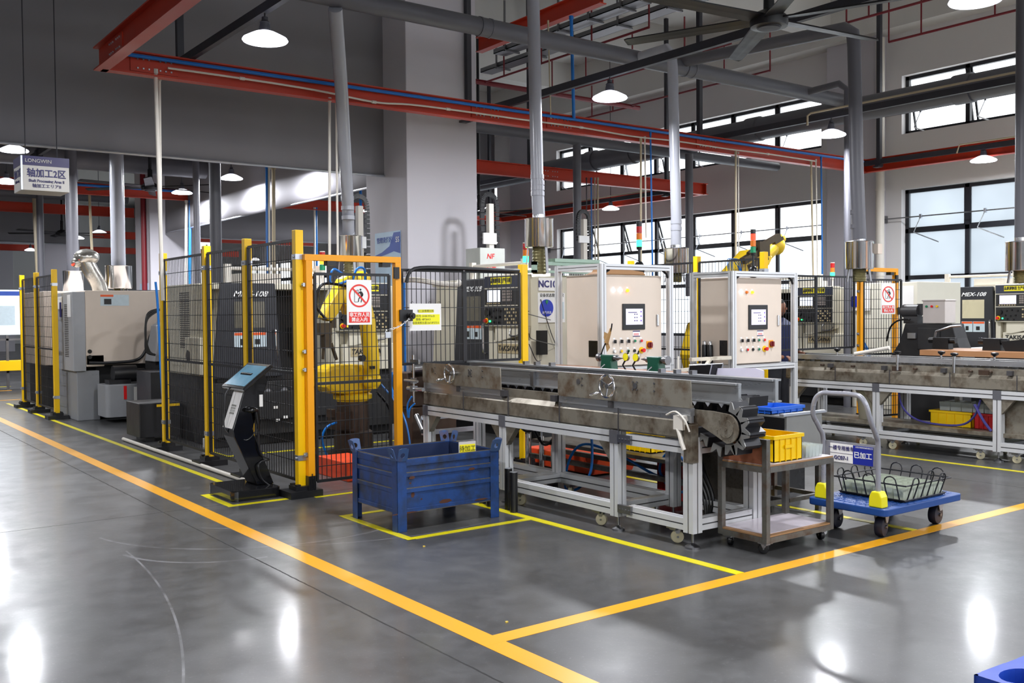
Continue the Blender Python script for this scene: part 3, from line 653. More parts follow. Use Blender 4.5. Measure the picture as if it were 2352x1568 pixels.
# ================================================================ FENCES
def post(m, x, y, h=2.2, w=.07):
    m.bb(x-w/2, y-w/2, .03, x+w/2, y+w/2, h)
def foot(m, x, y, s=.26):
    m.bb(x-s*.55, y-s*.45, 0, x+s*.55, y+s*.45, .055); m.bb(x-.075, y-.075, .055, x+.075, y+.075, .09)
    for a, b in ((-1, -1), (1, 1), (-1, 1), (1, -1)): m.bb(x+a*.05-.018, y+b*.05-.018, .05, x+a*.05+.018, y+b*.05+.018, .105)
def clampm(m, x, y, zs, w=.07):
    for z in zs: m.bb(x-w/2-.004, y-w/2-.004, z-.022, x+w/2+.004, y+w/2+.004, z+.022); m.cyl((x-w/2-.018, y-.01, z), (x-w/2, y-.01, z), .009, 8)
def mesh_panel(a, b, z0, z1, mid=(), pitch=.05, hp=.15, t=.02, wr=.0032):
    """welded-wire panel between floor points a and b"""
    m = MB(); a = Vector((a[0], a[1], 0)); b = Vector((b[0], b[1], 0)); d = (b-a); L = d.length; d.normalize(); n_ = d.cross(Z_)
    for z in (z0, z1)+tuple(mid): m.bar(a+Z_*z, b+Z_*z, .016, .024)
    for p in (a, b): m.bar(p+Z_*z0, p+Z_*z1, .024, .02, d)
    k = int(L/pitch)
    for i in range(1, k): p = a+d*(L*i/k); m.bar(p+Z_*z0, p+Z_*z1, wr*2*.8, wr*2*.8, d)
    k = max(1, int((z1-z0)/hp))
    for i in range(1, k): z = z0+(z1-z0)*i/k; m.bar(a+Z_*z+n_*.006, b+Z_*z+n_*.006, wr*1.9, wr*1.9)
    return m
def fence(lab, posts, panels, z0=.13, z1=2.12, mid=(1.02,), name='safety_fence'):
    t = thing(name, lab, 'fence')
    for (x, y) in posts:
        m = MB(); post(m, x, y); po = m.build('post', yel_m, t, .004)
        m = MB(); foot(m, x, y); m.build('foot', black_m, po)
        
        for zc in (.32, 1.98): m = MB(); clampm(m, x, y, (zc,)); m.build('clamp', galv, po)
    for a, b in panels: mesh_panel(a, b, z0, z1, mid).build('mesh_panel', wire_m, t)
    return t
fence('tall safety fence of yellow posts and black wire mesh beside the left lathe', [(3.44, 7.56), (3.44, 8.66), (3.44, 9.72), (3.44, 11.1)], [((3.43, 7.62), (3.43, 8.6)), ((3.43, 8.72), (3.43, 9.66)), ((3.43, 9.78), (3.43, 11.04))])
fence('safety fence of yellow posts and black mesh at far left behind the beige machine', [(3.25, 15.6), (3.25, 16.85), (3.25, 18.0)], [((3.25, 15.66), (3.25, 16.8)), ((3.25, 16.9), (3.25, 17.95)), ((3.31, 18.0), (3.32, 17.99))][:2])
fence('low mesh fence with yellow posts behind the two control cabinets', [(9.3, 7.5), (9.3, 8.55), (9.3, 9.75)], [((9.29, 7.56), (9.29, 8.5)), ((9.29, 8.6), (9.29, 9.7)), ((9.29, 9.8), (9.29, 11.2))])
fence('black mesh fence with one yellow post behind the beige machine at left', [(4.9, 19.6)], [((4.95, 19.6), (7.0, 19.6))], z1=2.0)
# raised mesh panels over the conveyors
def raised(lab, x0, x1, y, z0, z1, px, pz=1.95, split=.5, pname=True):
    t = thing('raised_mesh_guard', lab, 'fence')
    xm = x0+(x1-x0)*split
    for a, b in ((x0, xm-.01), (xm+.01, x1)): mesh_panel((a, y), (b, y), z0, z1).build('mesh_panel', wire_m, t)
    if px:
        m = MB(); post(m, px, y+.02, pz, .07); po = m.build('post', yel_m, t, .004); m = MB(); foot(m, px, y+.02, .2); m.build('foot', black_m, po)
    return t
r1 = raised('raised black mesh guard with a yellow post above the near conveyor', 4.40, 5.70, 7.52, 1.06, 1.89, 5.76, 1.97, .51)
r2 = raised('raised black mesh guard above the far conveyor, before a lathe', 9.42, 11.12, 7.52, 1.03, 1.93, None, split=.53)
# black hose bundled along the top of the near guard
m = MB(); m.tube(smooth_path([(4.42, 7.47, 1.78), (4.5, 7.47, 1.9), (4.9, 7.47, 1.915), (5.3, 7.47, 1.91), (5.66, 7.47, 1.905)], 5), .017, 7); tag(m.build('cable', black_m), 'black cable bundle tied along the top of the near mesh guard', 'cable')
m = MB(); m.tube(smooth_path([(4.4, 7.62, 1.80), (4.6, 7.62, 1.81), (4.85, 7.62, 1.78), (5.05, 7.62, 1.77), (5.1, 7.66, 1.8)], 5), .024, 8); tag(m.build('hose', white_pvc), 'white hose running behind the near mesh guard', 'hose')
for x_, r_, mt_, l_ in ((921, .014, white_pvc, 'white riser pipe behind the near mesh guard beside the gate post'), (929, .012, blue_m, 'blue riser pipe behind the near mesh guard beside the gate post')):
    a = ay(x_, 700, 8.2); tag(MB().cyl((a.x, 8.2, 0), (a.x, 8.2, 1.86), r_, 8).build('riser_pipe', mt_), l_, 'pipe')
# ================================================================ GATES
sign_white = M_('white_sign_board', '#f3f1ee', .35); sign_red = M_('sign_red', '#e5352c', .4, var=.03); ink_blk = M_('black_print', '#16181a', .5)
def gate(lab, x0, x1, y, top=2.0, leafrot=0., hinge='L', sgn_lab='', sw=.235):
    t = thing('safety_gate', lab, 'gate', (x0, y, 0))
    Wd = x1-x0; fr = .058
    m = MB(); m.bb(-fr/2, -fr/2, .1, fr/2, fr/2, top-.02); m.bb(Wd-fr/2, -fr/2, .02, Wd+fr/2, fr/2, top-.02); m.bb(-fr/2-.01, -fr/2, top-.022, Wd+fr/2, fr/2, top+.03); m.build('gate_frame', yel2_m, t, .003)
    m = MB(); m.bb(-fr/2-.004, -fr/2-.006, 0, fr/2+.004, fr/2+.006, .17)
    for k in range(5): m.bb(-fr/2+.012*k, -fr/2-.014, 0, -fr/2+.012*k+.006, -fr/2-.006, .15+.02*(k % 3))
    m.build('post_foot', black_m, t)
    for z in (.35, 1.05, 1.2, 1.75): m = MB(); m.cyl((-fr/2-.03, 0, z), (fr/2+.04, 0, z), .008, 8); m.box((-fr/2-.012, 0, z), (.018, .03, .03)); m.build('hinge', galv, t)
    # leaf: local frame hinged at one side
    c_, s_ = math.cos(leafrot), math.sin(leafrot)
    hx = .05 if hinge == 'L' else Wd-.06; sg = 1 if hinge == 'L' else -1
    def W_(u): return (hx+sg*u*c_, -.02+u*s_*-1)
    Lw = Wd-.14
    lf = mesh_panel(W_(0), W_(Lw), .12, top-.13, (.93,), .043, .12).build('mesh_leaf', wire_m, t)
    for q_ in ((.16, -fr/2-.006, top-.022, .24, fr/2+.006, top-.06), (Wd-.16, -fr/2-.006, top-.022, Wd-.08, fr/2+.006, top-.06), (Wd-.05, -fr/2-.02, top-.16, Wd-.0, -fr/2, top-.06)): MB().bb(*q_).build('limit_switch', black_m, t)
    # lock bolt
    lx = Wd+.09
    m = MB(); m.bb(Wd-.0, -.05, 1.44, Wd+.13, -.038, 1.54); m.cyl((lx, -.05, 1.485), (lx, -.12, 1.485), .028, 14); m.cyl((lx, -.12, 1.485), (lx, -.135, 1.485), .014, 10); m.build('lock_bolt', black_m, t)
    # sign hung on the mesh leaf
    su = (.28 if hinge == 'L' else Lw*.62-.12); p0 = Vector((*W_(su), 0)); p1 = Vector((*W_(su+sw), 0))
    if p1.x < p0.x: p0, p1 = p1, p0
    u = (p1-p0).normalized(); n_ = u.cross(Z_); base = Vector((x0, y, 0))+p0+n_*.02
    z1 = top-.175; z0 = z1-sw*1.62
    s = thing('prohibition_sign', sgn_lab, 'sign', tuple(base)); 
    def Q(a, z, o=0): return u*a+Z_*z+n_*o
    m = MB(); m.add([Q(a, z, o) for o in (0, .004) for a, z in ((0, z0), (sw, z0), (sw, z1), (0, z1))], [(0, 1, 2, 3), (7, 6, 5, 4), (0, 4, 5, 1), (1, 5, 6, 2), (2, 6, 7, 3), (3, 7, 4, 0)]); m.build('board', sign_white, s)
    k = sw/.235; cc = Q(sw/2, z1-.135*k, .0045); m = MB()
    ring = [(.098*k, 0), (.098*k, .0015), (.084*k, .0015), (.084*k, 0)]; m.lathe(ring, cc, n_, 40)
    a_ = math.radians(-45); m.bar(cc+n_*.002+(u*math.cos(a_)+Z_*math.sin(a_))*(.088*k), cc+n_*.002-(u*math.cos(a_)+Z_*math.sin(a_))*(.088*k), .016*k, .002, n_) if False else m.add([cc+n_*.0022+(u*math.cos(a_)+Z_*math.sin(a_))*(.088*k*e)+(u*math.cos(a_+1.5708)+Z_*math.sin(a_+1.5708))*(.0075*k*g) for e, g in ((1, 1), (1, -1), (-1, -1), (-1, 1))], [(0, 1, 2, 3)])
    m.add([Q(.018*k, z0+.018*k, .0055), Q(sw-.018*k, z0+.018*k, .0055), Q(sw-.018*k, z0+.108*k, .0055), Q(.018*k, z0+.108*k, .0055)], [(0, 1, 2, 3)]); m.build('red_symbol', sign_red, s)
    m = MB(); q = lambda x_, z_: cc+u*(x_*k)+Z_*(z_*k)+n_*.001
    def ln(x0_, z0_, x1_, z1_, w_): m.bar(q(x0_, z0_), q(x1_, z1_), w_*k, .001, n_.cross(Z_) if False else n_)
    m.lathe([(0, .001), (.0085*k, .001), (.0085*k, 0)], q(.012, .052), n_, 14)
    for L_ in ((.006, .036, .03, -.004, .018), (.02, .036, .036, .012, .008), (.036, .012, .028, -.002, .007), (.018, 0, -.004, -.024, .01), (-.004, -.024, -.010, -.052, .008), (.022, 0, .022, -.03, .01), (.022, -.03, .016, -.056, .008), (.01, .032, -.008, .02, .007),
              (-.045, -.052, -.045, .04, .004), (-.045, .04, -.01, .05, .004), (-.01, .05, -.01, .02, .004), (-.045, -.052, -.012, -.052, .004), (-.038, .03, -.018, .036, .003)): ln(*L_)
    m.build('pictogram', ink_blk, s)
    text('非工作人员', .038*k, Q(sw/2, z0+.083*k, .0065), u, Z_, sign_white, s, bold=.02)
    text('禁止入内', .038*k, Q(sw/2, z0+.042*k, .0065), u, Z_, sign_white, s, bold=.02)
    return t
g1 = gate('amber framed gate with black mesh leaf in front of the yellow robot', 3.50, 4.34, 7.5, 1.97, 0, 'L', 'white sign with red no-entry circle and red caption on the near mesh gate')
g2 = gate('amber framed gate standing ajar at the far right cell', 11.22, 12.02, 7.5, 2.03, .2, 'L', 'smaller white no-entry sign with red caption on the far mesh gate', .25)
# padlock and chain on the near gate
t = thing('padlock', 'small brass-grey padlock hanging on a chain at the near gate', 'padlock', (4.20, 7.42, 1.33))
MB().bb(-.028, -.01, -.035, .028, .01, .02).build('body', galv, t, .004); MB().tube(arc((0, 0, .02), .02, 0, 180, 8, X_, Z_), .005, 6).build('shackle', chrome, t)
m = MB(); A = Vector((4.22, 7.42, 1.37)); B = Vector((4.42, 7.40, 1.475))
for i in range(12):
    p = A+(B-A)*(i/11)-Z_*(.02*math.sin(math.pi*i/11)); d = (B-A).normalized(); w_ = Y_ if i % 2 else Z_
    pts = [p+d*(.013*math.cos(a))+w_*(.007*math.sin(a)) for a in [k*math.pi/4 for k in range(8)]]; m.tube(pts, .0025, 5, True)
tag(m.build('chain', chrome), 'thin steel chain from the padlock to the gate bolt', 'chain')
# paper notice on the raised guard
pap = M_('white_paper', '#efedea', .7, var=.03); hl = M_('highlighter_yellow', '#f2ee2a', .7, var=.03); ink_g = M_('print_grey', '#4a4a3a', .7)
a = ay(940, 697, 7.49); b = ay(1013, 758, 7.49); t = thing('notice_sheet', 'white paper notice with yellow highlighted lines on the near mesh guard', 'notice', (a.x, 7.485, b.z)); w_, h_ = b.x-a.x, a.z-b.z
MB().bb(0, 0, 0, w_, .004, h_).build('sheet', pap, t)
m = MB(); m.bb(w_*.27, -.001, h_*.66, w_*.76, 0, h_*.78); m.bb(w_*.1, -.001, h_*.22, w_*.95, 0, h_*.6); m.build('highlight', hl, t)
for s_, z_, k_ in (('加工前需要比料', .72, .5), ('料号: 01001976-01', .53, .5), ('规格: 48*264.5', .41, .42), ('标准来料长度:267.8*273.5', .28, .5)): text(s_, h_*.105, (w_*k_, -.002, h_*z_), X_, Z_, ink_g, t, thick=.0004)
m = MB()
for x in (.1, .65, .95): m.tube(arc((w_*x, .01, h_+.005), .012, 20, 200, 5, X_, Z_), .002, 4)
m.build('tie', black_m, t)
# 5S poster on the column
a = ax(862, 590, 7.13); b = ax(920, 560, 7.13)
blue_p = M_('poster_blue', '#2b4fa8', .4); sky_p = M_('poster_sky', '#b5cfe4', .4)
t = thing('poster', 'blue and white 5S poster on the left side of the white column', 'poster', (7.128, b.y, 1.75)); L_ = a.y-b.y
MB().bb(0, 0, 0, .008, L_, .95).build('board', sky_p, t)
m = MB(); n_ = 16; pts = [(L_*i/n_, .66-.14*math.sin(math.pi*.5*(i/n_))**2 if False else .72-.1*(1-(i/n_))**2-.06*math.sin(3*i/n_)) for i in range(n_+1)]
m.prism([(0, .93), (0, .62), (L_*.25, .66), (L_*.5, .63), (L_*.8, .60), (L_, .58), (L_, .62), (L_*.72, .66), (L_*.42, .74), (L_*.25, .93)], (-.002, 0, 0), Y_, Z_, (.002, 0, 0)); m.build('blue_sweep', blue_p, t)
text('5S', .11, (-.003, L_*.11, .82), -Y_, Z_, sign_white, t, bold=.01); text('管理责任区', .09, (-.003, L_*.62, .83), -Y_, Z_, blue_p, t, bold=.01); text('上下班心', .07, (-.003, L_*.5, .5), -Y_, Z_, blue_p, t)
a = ay(318, 650, 24.0)
MB().bb(7.128, 24.15, 1.5, 7.135, 24.85, 2.3).build('poster', sky_p); tag(bpy.data.objects['poster.001'] if 'poster.001' in bpy.data.objects else bpy.data.objects['poster'], 'pale blue poster on the far column beside the fire main', 'poster')
# ================================================================ KIOSK
kb = M_('gloss_black', '#101012', .12, var=.1, rvar=.03, coat=.4); scr_b = M_('kiosk_screen', '#56788a', .15, var=.4, scale=6, emit='#2a6a86', estr=.25)
t = thing('touch_kiosk', 'black touch screen kiosk on a thick base in front of the fence', 'kiosk', (3.09, 7.93, 0))
def rr(w, h, r, n_=5):
    out = []
    for cx, cy_, a0 in ((w/2-r, h/2-r, 0), (-w/2+r, h/2-r, 90), (-w/2+r, -h/2+r, 180), (w/2-r, -h/2+r, 270)):
        for i in range(n_+1): a = math.radians(a0+90*i/n_); out.append((cx+r*math.cos(a), cy_+r*math.sin(a)))
    return out
MB().prism(rr(.42, .56, .05), (0, -.02, 0), X_, Y_, (0, 0, .085)).build('base', kb, t, .006)
m = MB(); pf = [(.10, .085), (-.09, .5), (-.10, .56), (.02, .93), (.07, 1.02), (.17, 1.03), (.21, .96), (.07, .56), (.085, .50), (.25, .085)]
pf = [(p[0]-.03, p[1]) for p in pf]
m.prism(pf, (0, -.12, 0), X_, Z_, (0, .24, 0)); m.build('stand', kb, t, .006)
# tilted screen facing the aisle (-x)
ang = math.radians(38); up = Vector((math.sin(math.pi/2-ang), 0, math.cos(math.pi/2-ang))); nn = Vector((-up.z, 0, up.x)); c0 = Vector((.03, -.01, 1.0))
def SQ(a, b, o): return c0+Y_*a+up*b+nn*o
def slab(m, hw, hh, o0, o1):
    m.add([SQ(a*hw, b*hh, o) for o in (o0, o1) for a, b in ((-1, -1), (1, -1), (1, 1), (-1, 1))], [(0, 1, 2, 3), (7, 6, 5, 4), (0, 4, 5, 1), (1, 5, 6, 2), (2, 6, 7, 3), (3, 7, 4, 0)]); return m
slab(MB(), .245, .155, -.03, 0).build('screen_housing', kb, t, .005)
slab(MB(), .215, .125, 0, .002).build('screen', scr_b, t)
m = MB(); q0, q1 = Vector((-.125, 0, .57)), Vector((-.012, 0, .90)); u_ = (q1-q0); m.add([q0+Y_*-.10+Vector((-.006, 0, 0)), q0+Y_*.105+Vector((-.006, 0, 0)), q1+Y_*.105+Vector((-.008, 0, 0)), q1+Y_*-.10+Vector((-.008, 0, 0)), q0+Y_*-.10+Vector((-.003, 0, 0)), q0+Y_*.105+Vector((-.003, 0, 0)), q1+Y_*.105+Vector((-.005, 0, 0)), q1+Y_*-.10+Vector((-.005, 0, 0))], [(0, 1, 2, 3), (7, 6, 5, 4), (0, 4, 5, 1), (1, 5, 6, 2), (2, 6, 7, 3), (3, 7, 4, 0)]); m.build('paper_sheet', pap, t)
ud = u_.normalized(); 
for k in range(4): text('目口日目', .022, (q0+ud*(.16+.0)+Vector((-.008, 0, 0))+Y_*(.04-.026*k)), ud, Y_.cross(ud).cross(ud) if False else Y_, ink_g, t, thick=.0003)
m = MB(); m.bb(.10, -.126, .74, .13, -.12, .84) ; m.build('side_label', pap, t)
m = MB(); m.tube(smooth_path([(-.04, .06, .93), (-.12, .05, .85), (-.14, .04, .7), (-.15, .02, .58), (-.12, .0, .52)], 5), .006, 6); m.tube(smooth_path([(-.1, -.1, .53), (-.02, -.12, .47), (.05, -.12, .52), (.08, -.12, .62)], 5), .004, 6); m.build('cable', black_m, t)
t = thing('barcode_scanner', 'black barcode scanner hung on the side of the kiosk with curled cable', 'scanner', (3.13, 7.775, .66))
m = MB(); m.ball((-.02, 0, .06), .05, 14, (1.15, .8, .5)); m.cyl((.02, 0, .05), (.035, 0, -.06), .02, 12, .017); m.cyl((.035, 0, -.06), (.038, 0, -.12), .014, 10, .008); m.build('body', kb, t)
m = MB(); m.tube(smooth_path([(.038, 0, -.12), (.04, 0, -.25), (.07, .0, -.33), (.12, -.02, -.36), (.06, .02, -.38), (.03, 0, -.42), (.06, 0, -.52), (.14, -.02, -.6), (.15, -.02, -.645), (.1, .0, -.652)], 6), .007, 6); m.build('cable', black_m, t)
m = MB(); m.tube(smooth_path([(3.30, 12.3, .022), (3.30, 11.0, .022), (3.31, 9.9, .022), (3.315, 8.23, .022)], 4), .021, 10)
tag(m.build('floor_conduit', white_pvc), 'white plastic conduit lying on the floor along the fence', 'pipe')
# ================================================================ LATHES
scr_w = M_('lit_screen', '#dfe6f2', .3, var=.15, scale=8, emit='#e6ecff', estr=.75)
scr_c = M_('lit_screen_grey', '#cdc6d8', .3, var=.3, scale=14, emit='#d4cfe6', estr=.5)
keys_m = M_('keypad_grey', '#8a807a', .5, var=.3, scale=40); lab_y = M_('yellow_label', '#f0e21c', .5, var=.03)
lab_w = M_('pale_label', '#c3d3da', .45, var=.12, scale=20); lab_o = M_('orange_label', '#ee5c1c', .5); btn_r = M_('red_button', '#d8161a', .3); btn_y = M_('yellow_button', '#f2c40e', .35)
btn_g = M_('green_button', '#0f7a52', .35); knob_b = M_('black_knob', '#0d0d10', .3); btn_w = M_('white_button', '#eeeeee', .35); glow_g = M_('green_glow', '#20ff70', .4, emit='#28ff7c', estr=5)
glow_r = M_('red_glow', '#ff2010', .4, emit='#ff2412', estr=5); glow_a = M_('amber_glow', '#ff9a10', .4, emit='#ff9418', estr=4); glow_w = M_('white_glow', '#ffffff', .4, emit='#f4f0ff', estr=5)
lens_r = M_('red_lens', '#b01818', .25, var=.05); lens_a = M_('amber_lens', '#d8731a', .25, var=.05); lens_g = M_('green_lens', '#14865a', .25, var=.05)
glass_d = M_('machine_window', '#5f5b50', .25, var=.2, scale=5, spec=.6); glass_l = M_('lit_machine_window', '#cfc6a6', .3, var=.08, scale=4)
inner_m = M_('dark_interior', '#0e0e10', .7); plate_m = M_('name_plate', '#b3a27c', .4)
navy_m = M_('navy_panel', '#2a2f3f', .45)
def stack_light(parent, x, y, z, lit, pole=.12, r=.028, seg=.065, dark=False):
    """three-colour signal tower, a part of its machine; lit picks which lens glows"""
    m = MB(); m.cyl((x, y, z), (x, y, z+pole), r*.45, 10); m.cyl((x, y, z+pole-.03), (x, y, z+pole), r*.9, 14, r); zt = z+pole+3*seg; m.cyl((x, y, zt), (x, y, zt+(.05 if dark else .012)), r*.98, 14)
    s = m.build('stack_light', knob_b if dark else white_pvc, parent)
    for k, (a, b) in enumerate(((lens_g, glow_g), (lens_a, glow_a), (lens_r, glow_r))):
        MB().cyl((x, y, z+pole+k*seg+.002), (x, y, z+pole+(k+1)*seg-.002), r, 16).build('lens', b if k in lit else a, s)
    return s
def lathe(lab, loc, rz, door=.65, lit_window=False, light=None, keys=True, lamp_x=1.9, text_plate='TAKISAWA', plate_style=0, body=cream_m, dark_side=False, nc=False):
    t = thing('cnc_lathe', lab, 'lathe', loc, rz)
    Wd, D, H = 2.32, 1.65, 1.90
    m = MB(); m.bb(.02, .10, 0, Wd-.02, D, .80); m.bb(.0, .0, .12, Wd, .12, .74); m.bb(.3, -.06, .30, 1.5, .0, .62); m.bb(.05, .05, .74, Wd-.05, .3, .84); m.build('base', blk_m, t, .008)
    # upper housing, open behind the door travel
    m = MB(); m.bb(0, .5, .80, Wd, D, H-.02); m.bb(1.43, .06, .80, Wd, .5, H-.04); m.bb(.02, .06, H-.10, 1.43, .5, H-.03)
    m.prism([(0, .80), (.62, .80), (.62, H-.06), (.12, H-.06)], (.0, .07, 0), X_, Z_, (0, .42, 0)); m.build('housing', body, t, .008)
    m = MB(); m.bb(.62, .495, .82, 1.43, .499, H-.1); m.bb(.64, .3, .82, 1.42, .49, .86); m.cyl((.64, .42, 1.32), (.86, .42, 1.32), .13, 20); m.box((1.2, .4, 1.2), (.25, .15, .3)); m.build('work_space', inner_m, t)
    # sliding door
    dx = door
    m = MB(); o = (dx, -.0, .79); m.prism([(0, 0), (.82, 0), (.75, H-.82), (.10, H-.82)], (dx-.02, 0, .79), X_, Z_, (0, .055, 0)); d = m.build('sliding_door', dark_m, t, .012)
    MB().bb(dx+.235, -.003, 1.36, dx+.60, .0, 1.66).build('door_window', glass_l if lit_window else glass_d, d)
    m = MB(); m.m = 0; m.bb(dx+.225, -.004, 1.14, dx+.41, 0, 1.31); m.bb(dx+.42, -.004, 1.14, dx+.61, 0, 1.31); m.m = 1; m.bb(dx+.23, -.006, 1.275, dx+.405, -.004, 1.305); m.bb(dx+.425, -.006, 1.275, dx+.605, -.004, 1.305); m.m = 2
    m.box((dx+.32, -.006, 1.2), (.05, .004, .07)); m.box((dx+.5, -.006, 1.2), (.06, .004, .06)); m.build('warning_label', [lab_w, lab_o, ink_blk], d)
    m = MB(); hx = dx+.71; m.tube(smooth_path([(hx, 0, 1.33), (hx, -.045, 1.32), (hx+.005, -.05, 1.2), (hx+.01, -.05, 1.0), (hx+.012, 0, .98)], 4), .014, 8); m.build('door_handle', chrome, d)
    text('MEX-108', .085, (dx+.42, -.005, H-.155), X_, Z_, btn_w, d, bold=.02, shear=.35, sx=1.25, thick=.003)
    # operator panel
    px0 = 1.47; m = MB(); m.bb(px0, -.10, 1.30, px0+.72, .08, H-.01); pn = m.build('control_panel', body, t, .01)
    m = MB(); m.bb(px0+.015, -.106, H-.15, px0+.705, -.10, H-.02); m.build('top_band', navy_m, pn)
    m = MB(); m.bb(px0+.02, -.108, 1.55, px0+.70, -.10, H-.165); m.build('screen_bezel', black_m, pn)
    m = MB(); m.bb(px0+.02, -.108, 1.32, px0+.70, -.10, 1.535); m.build('button_bezel', black_m, pn)
    MB().bb(px0+.08, -.112, 1.585, px0+.34, -.108, 1.72).build('screen', scr_w if lit_window is False else scr_c, pn)
    m = MB()
    for i in range(6):
        for j in range(4): m.bb(px0+.39+i*.032, -.114, 1.59+j*.034, px0+.39+i*.032+.024, -.108, 1.59+j*.034+.026)
    m.build('keypad', keys_m, pn)
    m = MB()
    for i in range(7): m.bb(px0+.07+i*.04, -.113, 1.560, px0+.092+i*.04, -.108, 1.575)
    for i in range(6):
        for j in range(5):
            if (i+j) % 3: m.bb(px0+.43+i*.042, -.113, 1.335+j*.038, px0+.455+i*.042, -.108, 1.357+j*.038)
    m.build('key_row', plate_m, pn)
    m = MB(); m.cyl((px0+.085, -.108, 1.46), (px0+.085, -.135, 1.46), .042, 18)
    for a, b in ((.19, .48), (.27, .49), (.36, .48), (.17, .41), (.25, .40), (.33, .41), (.2, .35), (.3, .345)): m.cyl((px0+a, -.108, 1+b), (px0+a, -.125, 1+b), .014, 10)
    m.build('knob', knob_b, pn)
    m = MB(); m.m = 0; m.cyl((px0+.06, -.108, 1.365), (px0+.06, -.114, 1.365), .034, 16); m.m = 1; m.cyl((px0+.06, -.112, 1.365), (px0+.06, -.15, 1.365), .022, 14); m.build('emergency_stop', [btn_y, btn_r], pn)
    MB().cyl((px0+.13, -.108, 1.36), (px0+.13, -.118, 1.36), .012, 10).build('start_button', glow_g if light and 0 in light else glow_a, pn)
    m = MB(); m.bb(px0+.15, -.109, H-.115, px0+.56, -.105, H-.035); m.build('yellow_label', lab_y, pn)
    text('品质源制造 生产有自检', .058, (px0+.355, -.110, H-.075), X_, Z_, ink_blk, pn, bold=.03, sx=.68)
    m = MB(); m.bb(px0-.02, -.03, .82, px0+.06, .06, 1.3); m.prism([(.16, 1.3), (.72, 1.3), (.70, 1.22), (.24, 1.12), (.16, 1.12)], (px0, -.06, 0), X_, Z_, (0, .12, 0)); m.bb(px0+.1, -.04, .82, px0+.84, .06, 1.14); m.build('apron', body, t, .008)
    if plate_style == 0:
        MB().bb(px0+.20, -.046, .99, px0+.62, -.04, 1.10).build('name_plate', plate_m, t)
        text(text_plate, .085, (px0+.41, -.048, 1.045), X_, Z_, ink_blk, t, bold=.02, sx=.95, shear=.2)
    else:
        text(text_plate, .09, (px0+.38, -.044, 1.06), X_, Z_, ink_blk, t, bold=.03, sx=1.05)
        MB().bb(px0+.12, -.043, 1.0, px0+.64, -.04, 1.006).build('logo_line', ink_blue, t); MB().bb(px0+.3, -.043, .93, px0+.56, -.04, .95).build('logo_tag', btn_g, t)
    m = MB(); m.tube(smooth_path([(px0+.5, -.06, 1.3), (px0+.5, -.09, 1.2), (px0+.65, -.09, 1.2), (px0+.68, -.06, 1.25)], 4), .01, 6); m.build('hook', chrome, t)
    if light is not None: stack_light(t, lamp_x, .35, H-.03, light, .18, .036, .075)
    # gear on the roof: gantry tube, boxes
    m = MB(); m.cyl((.35, .5, H+.16), (1.5, .5, H+.16), .022, 10); m.box((.35, .5, H+.1), (.07, .07, .22)); m.box((1.5, .5, H+.1), (.07, .07, .22)); m.box((.9, 1.0, H+.05), (.5, .4, .14)); m.build('roof_tube', white_pvc, t)
    return t
LA = lathe('black and cream lathe marked MEX-108 behind the tall safety fence, at left', (3.90, 10.80, 0), 0, 0.0, light=(1,), lamp_x=1.5)
LB = lathe('lathe with the dark MEX-108 door and control panel behind the near mesh guard', (7.0, 11.28, 0), -math.pi/2, .65, light=(0,), lamp_x=1.72); LB.scale = (1, 1, 1.035)
LC = lathe('lathe mostly hidden in the gap between the two control cabinets', (8.95, 11.5, 0), 0, 0.0, light=(1,), lamp_x=2.2)
LD = lathe('lathe with the door slid open behind the far mesh guard', (13.4, 11.55, 0), -math.pi/2, 0.0, light=(0,), lamp_x=1.85)
LE = lathe('lathe at the right edge with lit door window and large maker name under the panel', (15.5, 9.35, 0), -math.pi/2, .65, True, light=(0,), lamp_x=1.85, plate_style=1)
# details of the left lathe's side (vented door, small box, badges)
m = MB(); m.bb(-.012, .25, .9, .0, 1.5, 1.86); sd_ = m.build('side_panel', cream_m, LA, .004)
m = MB()
for i in range(26): m.bb(-.018, .78, 1.12+i*.026, -.012, 1.12, 1.132+i*.026)
m.build('side_vent', M_('vent_dark', '#4c4640', .6), sd_)
m = MB(); m.bb(-.05, .35, .82, -.012, .85, 1.25); b_ = m.build('junction_box', cream_m, LA, .006)
m = MB(); m.cyl((-.05, .75, 1.03), (-.054, .75, 1.03), .07, 20); m.build('fan_grille', M_('fan_hole', '#2d2620', .7), b_)
MB().bb(-.052, .2, .0, -.012, .3, .1).build('side_label', pap, LA)
# gauges on its black base
m = MB()
for x in (.62, .82): m.lathe([(0, -.02), (.055, -.02), (.06, 0), (.06, .02)], (x, -.03, .60), -Y_, 18)
m.build('pressure_gauge', galv, LA)
m = MB()
for x, z in ((.66, .42), (.68, .27), (.78, .3)): m.bb(x, -.066, z, x+.05, -.06, z+.03)
m.build('small_label', pap, LA)
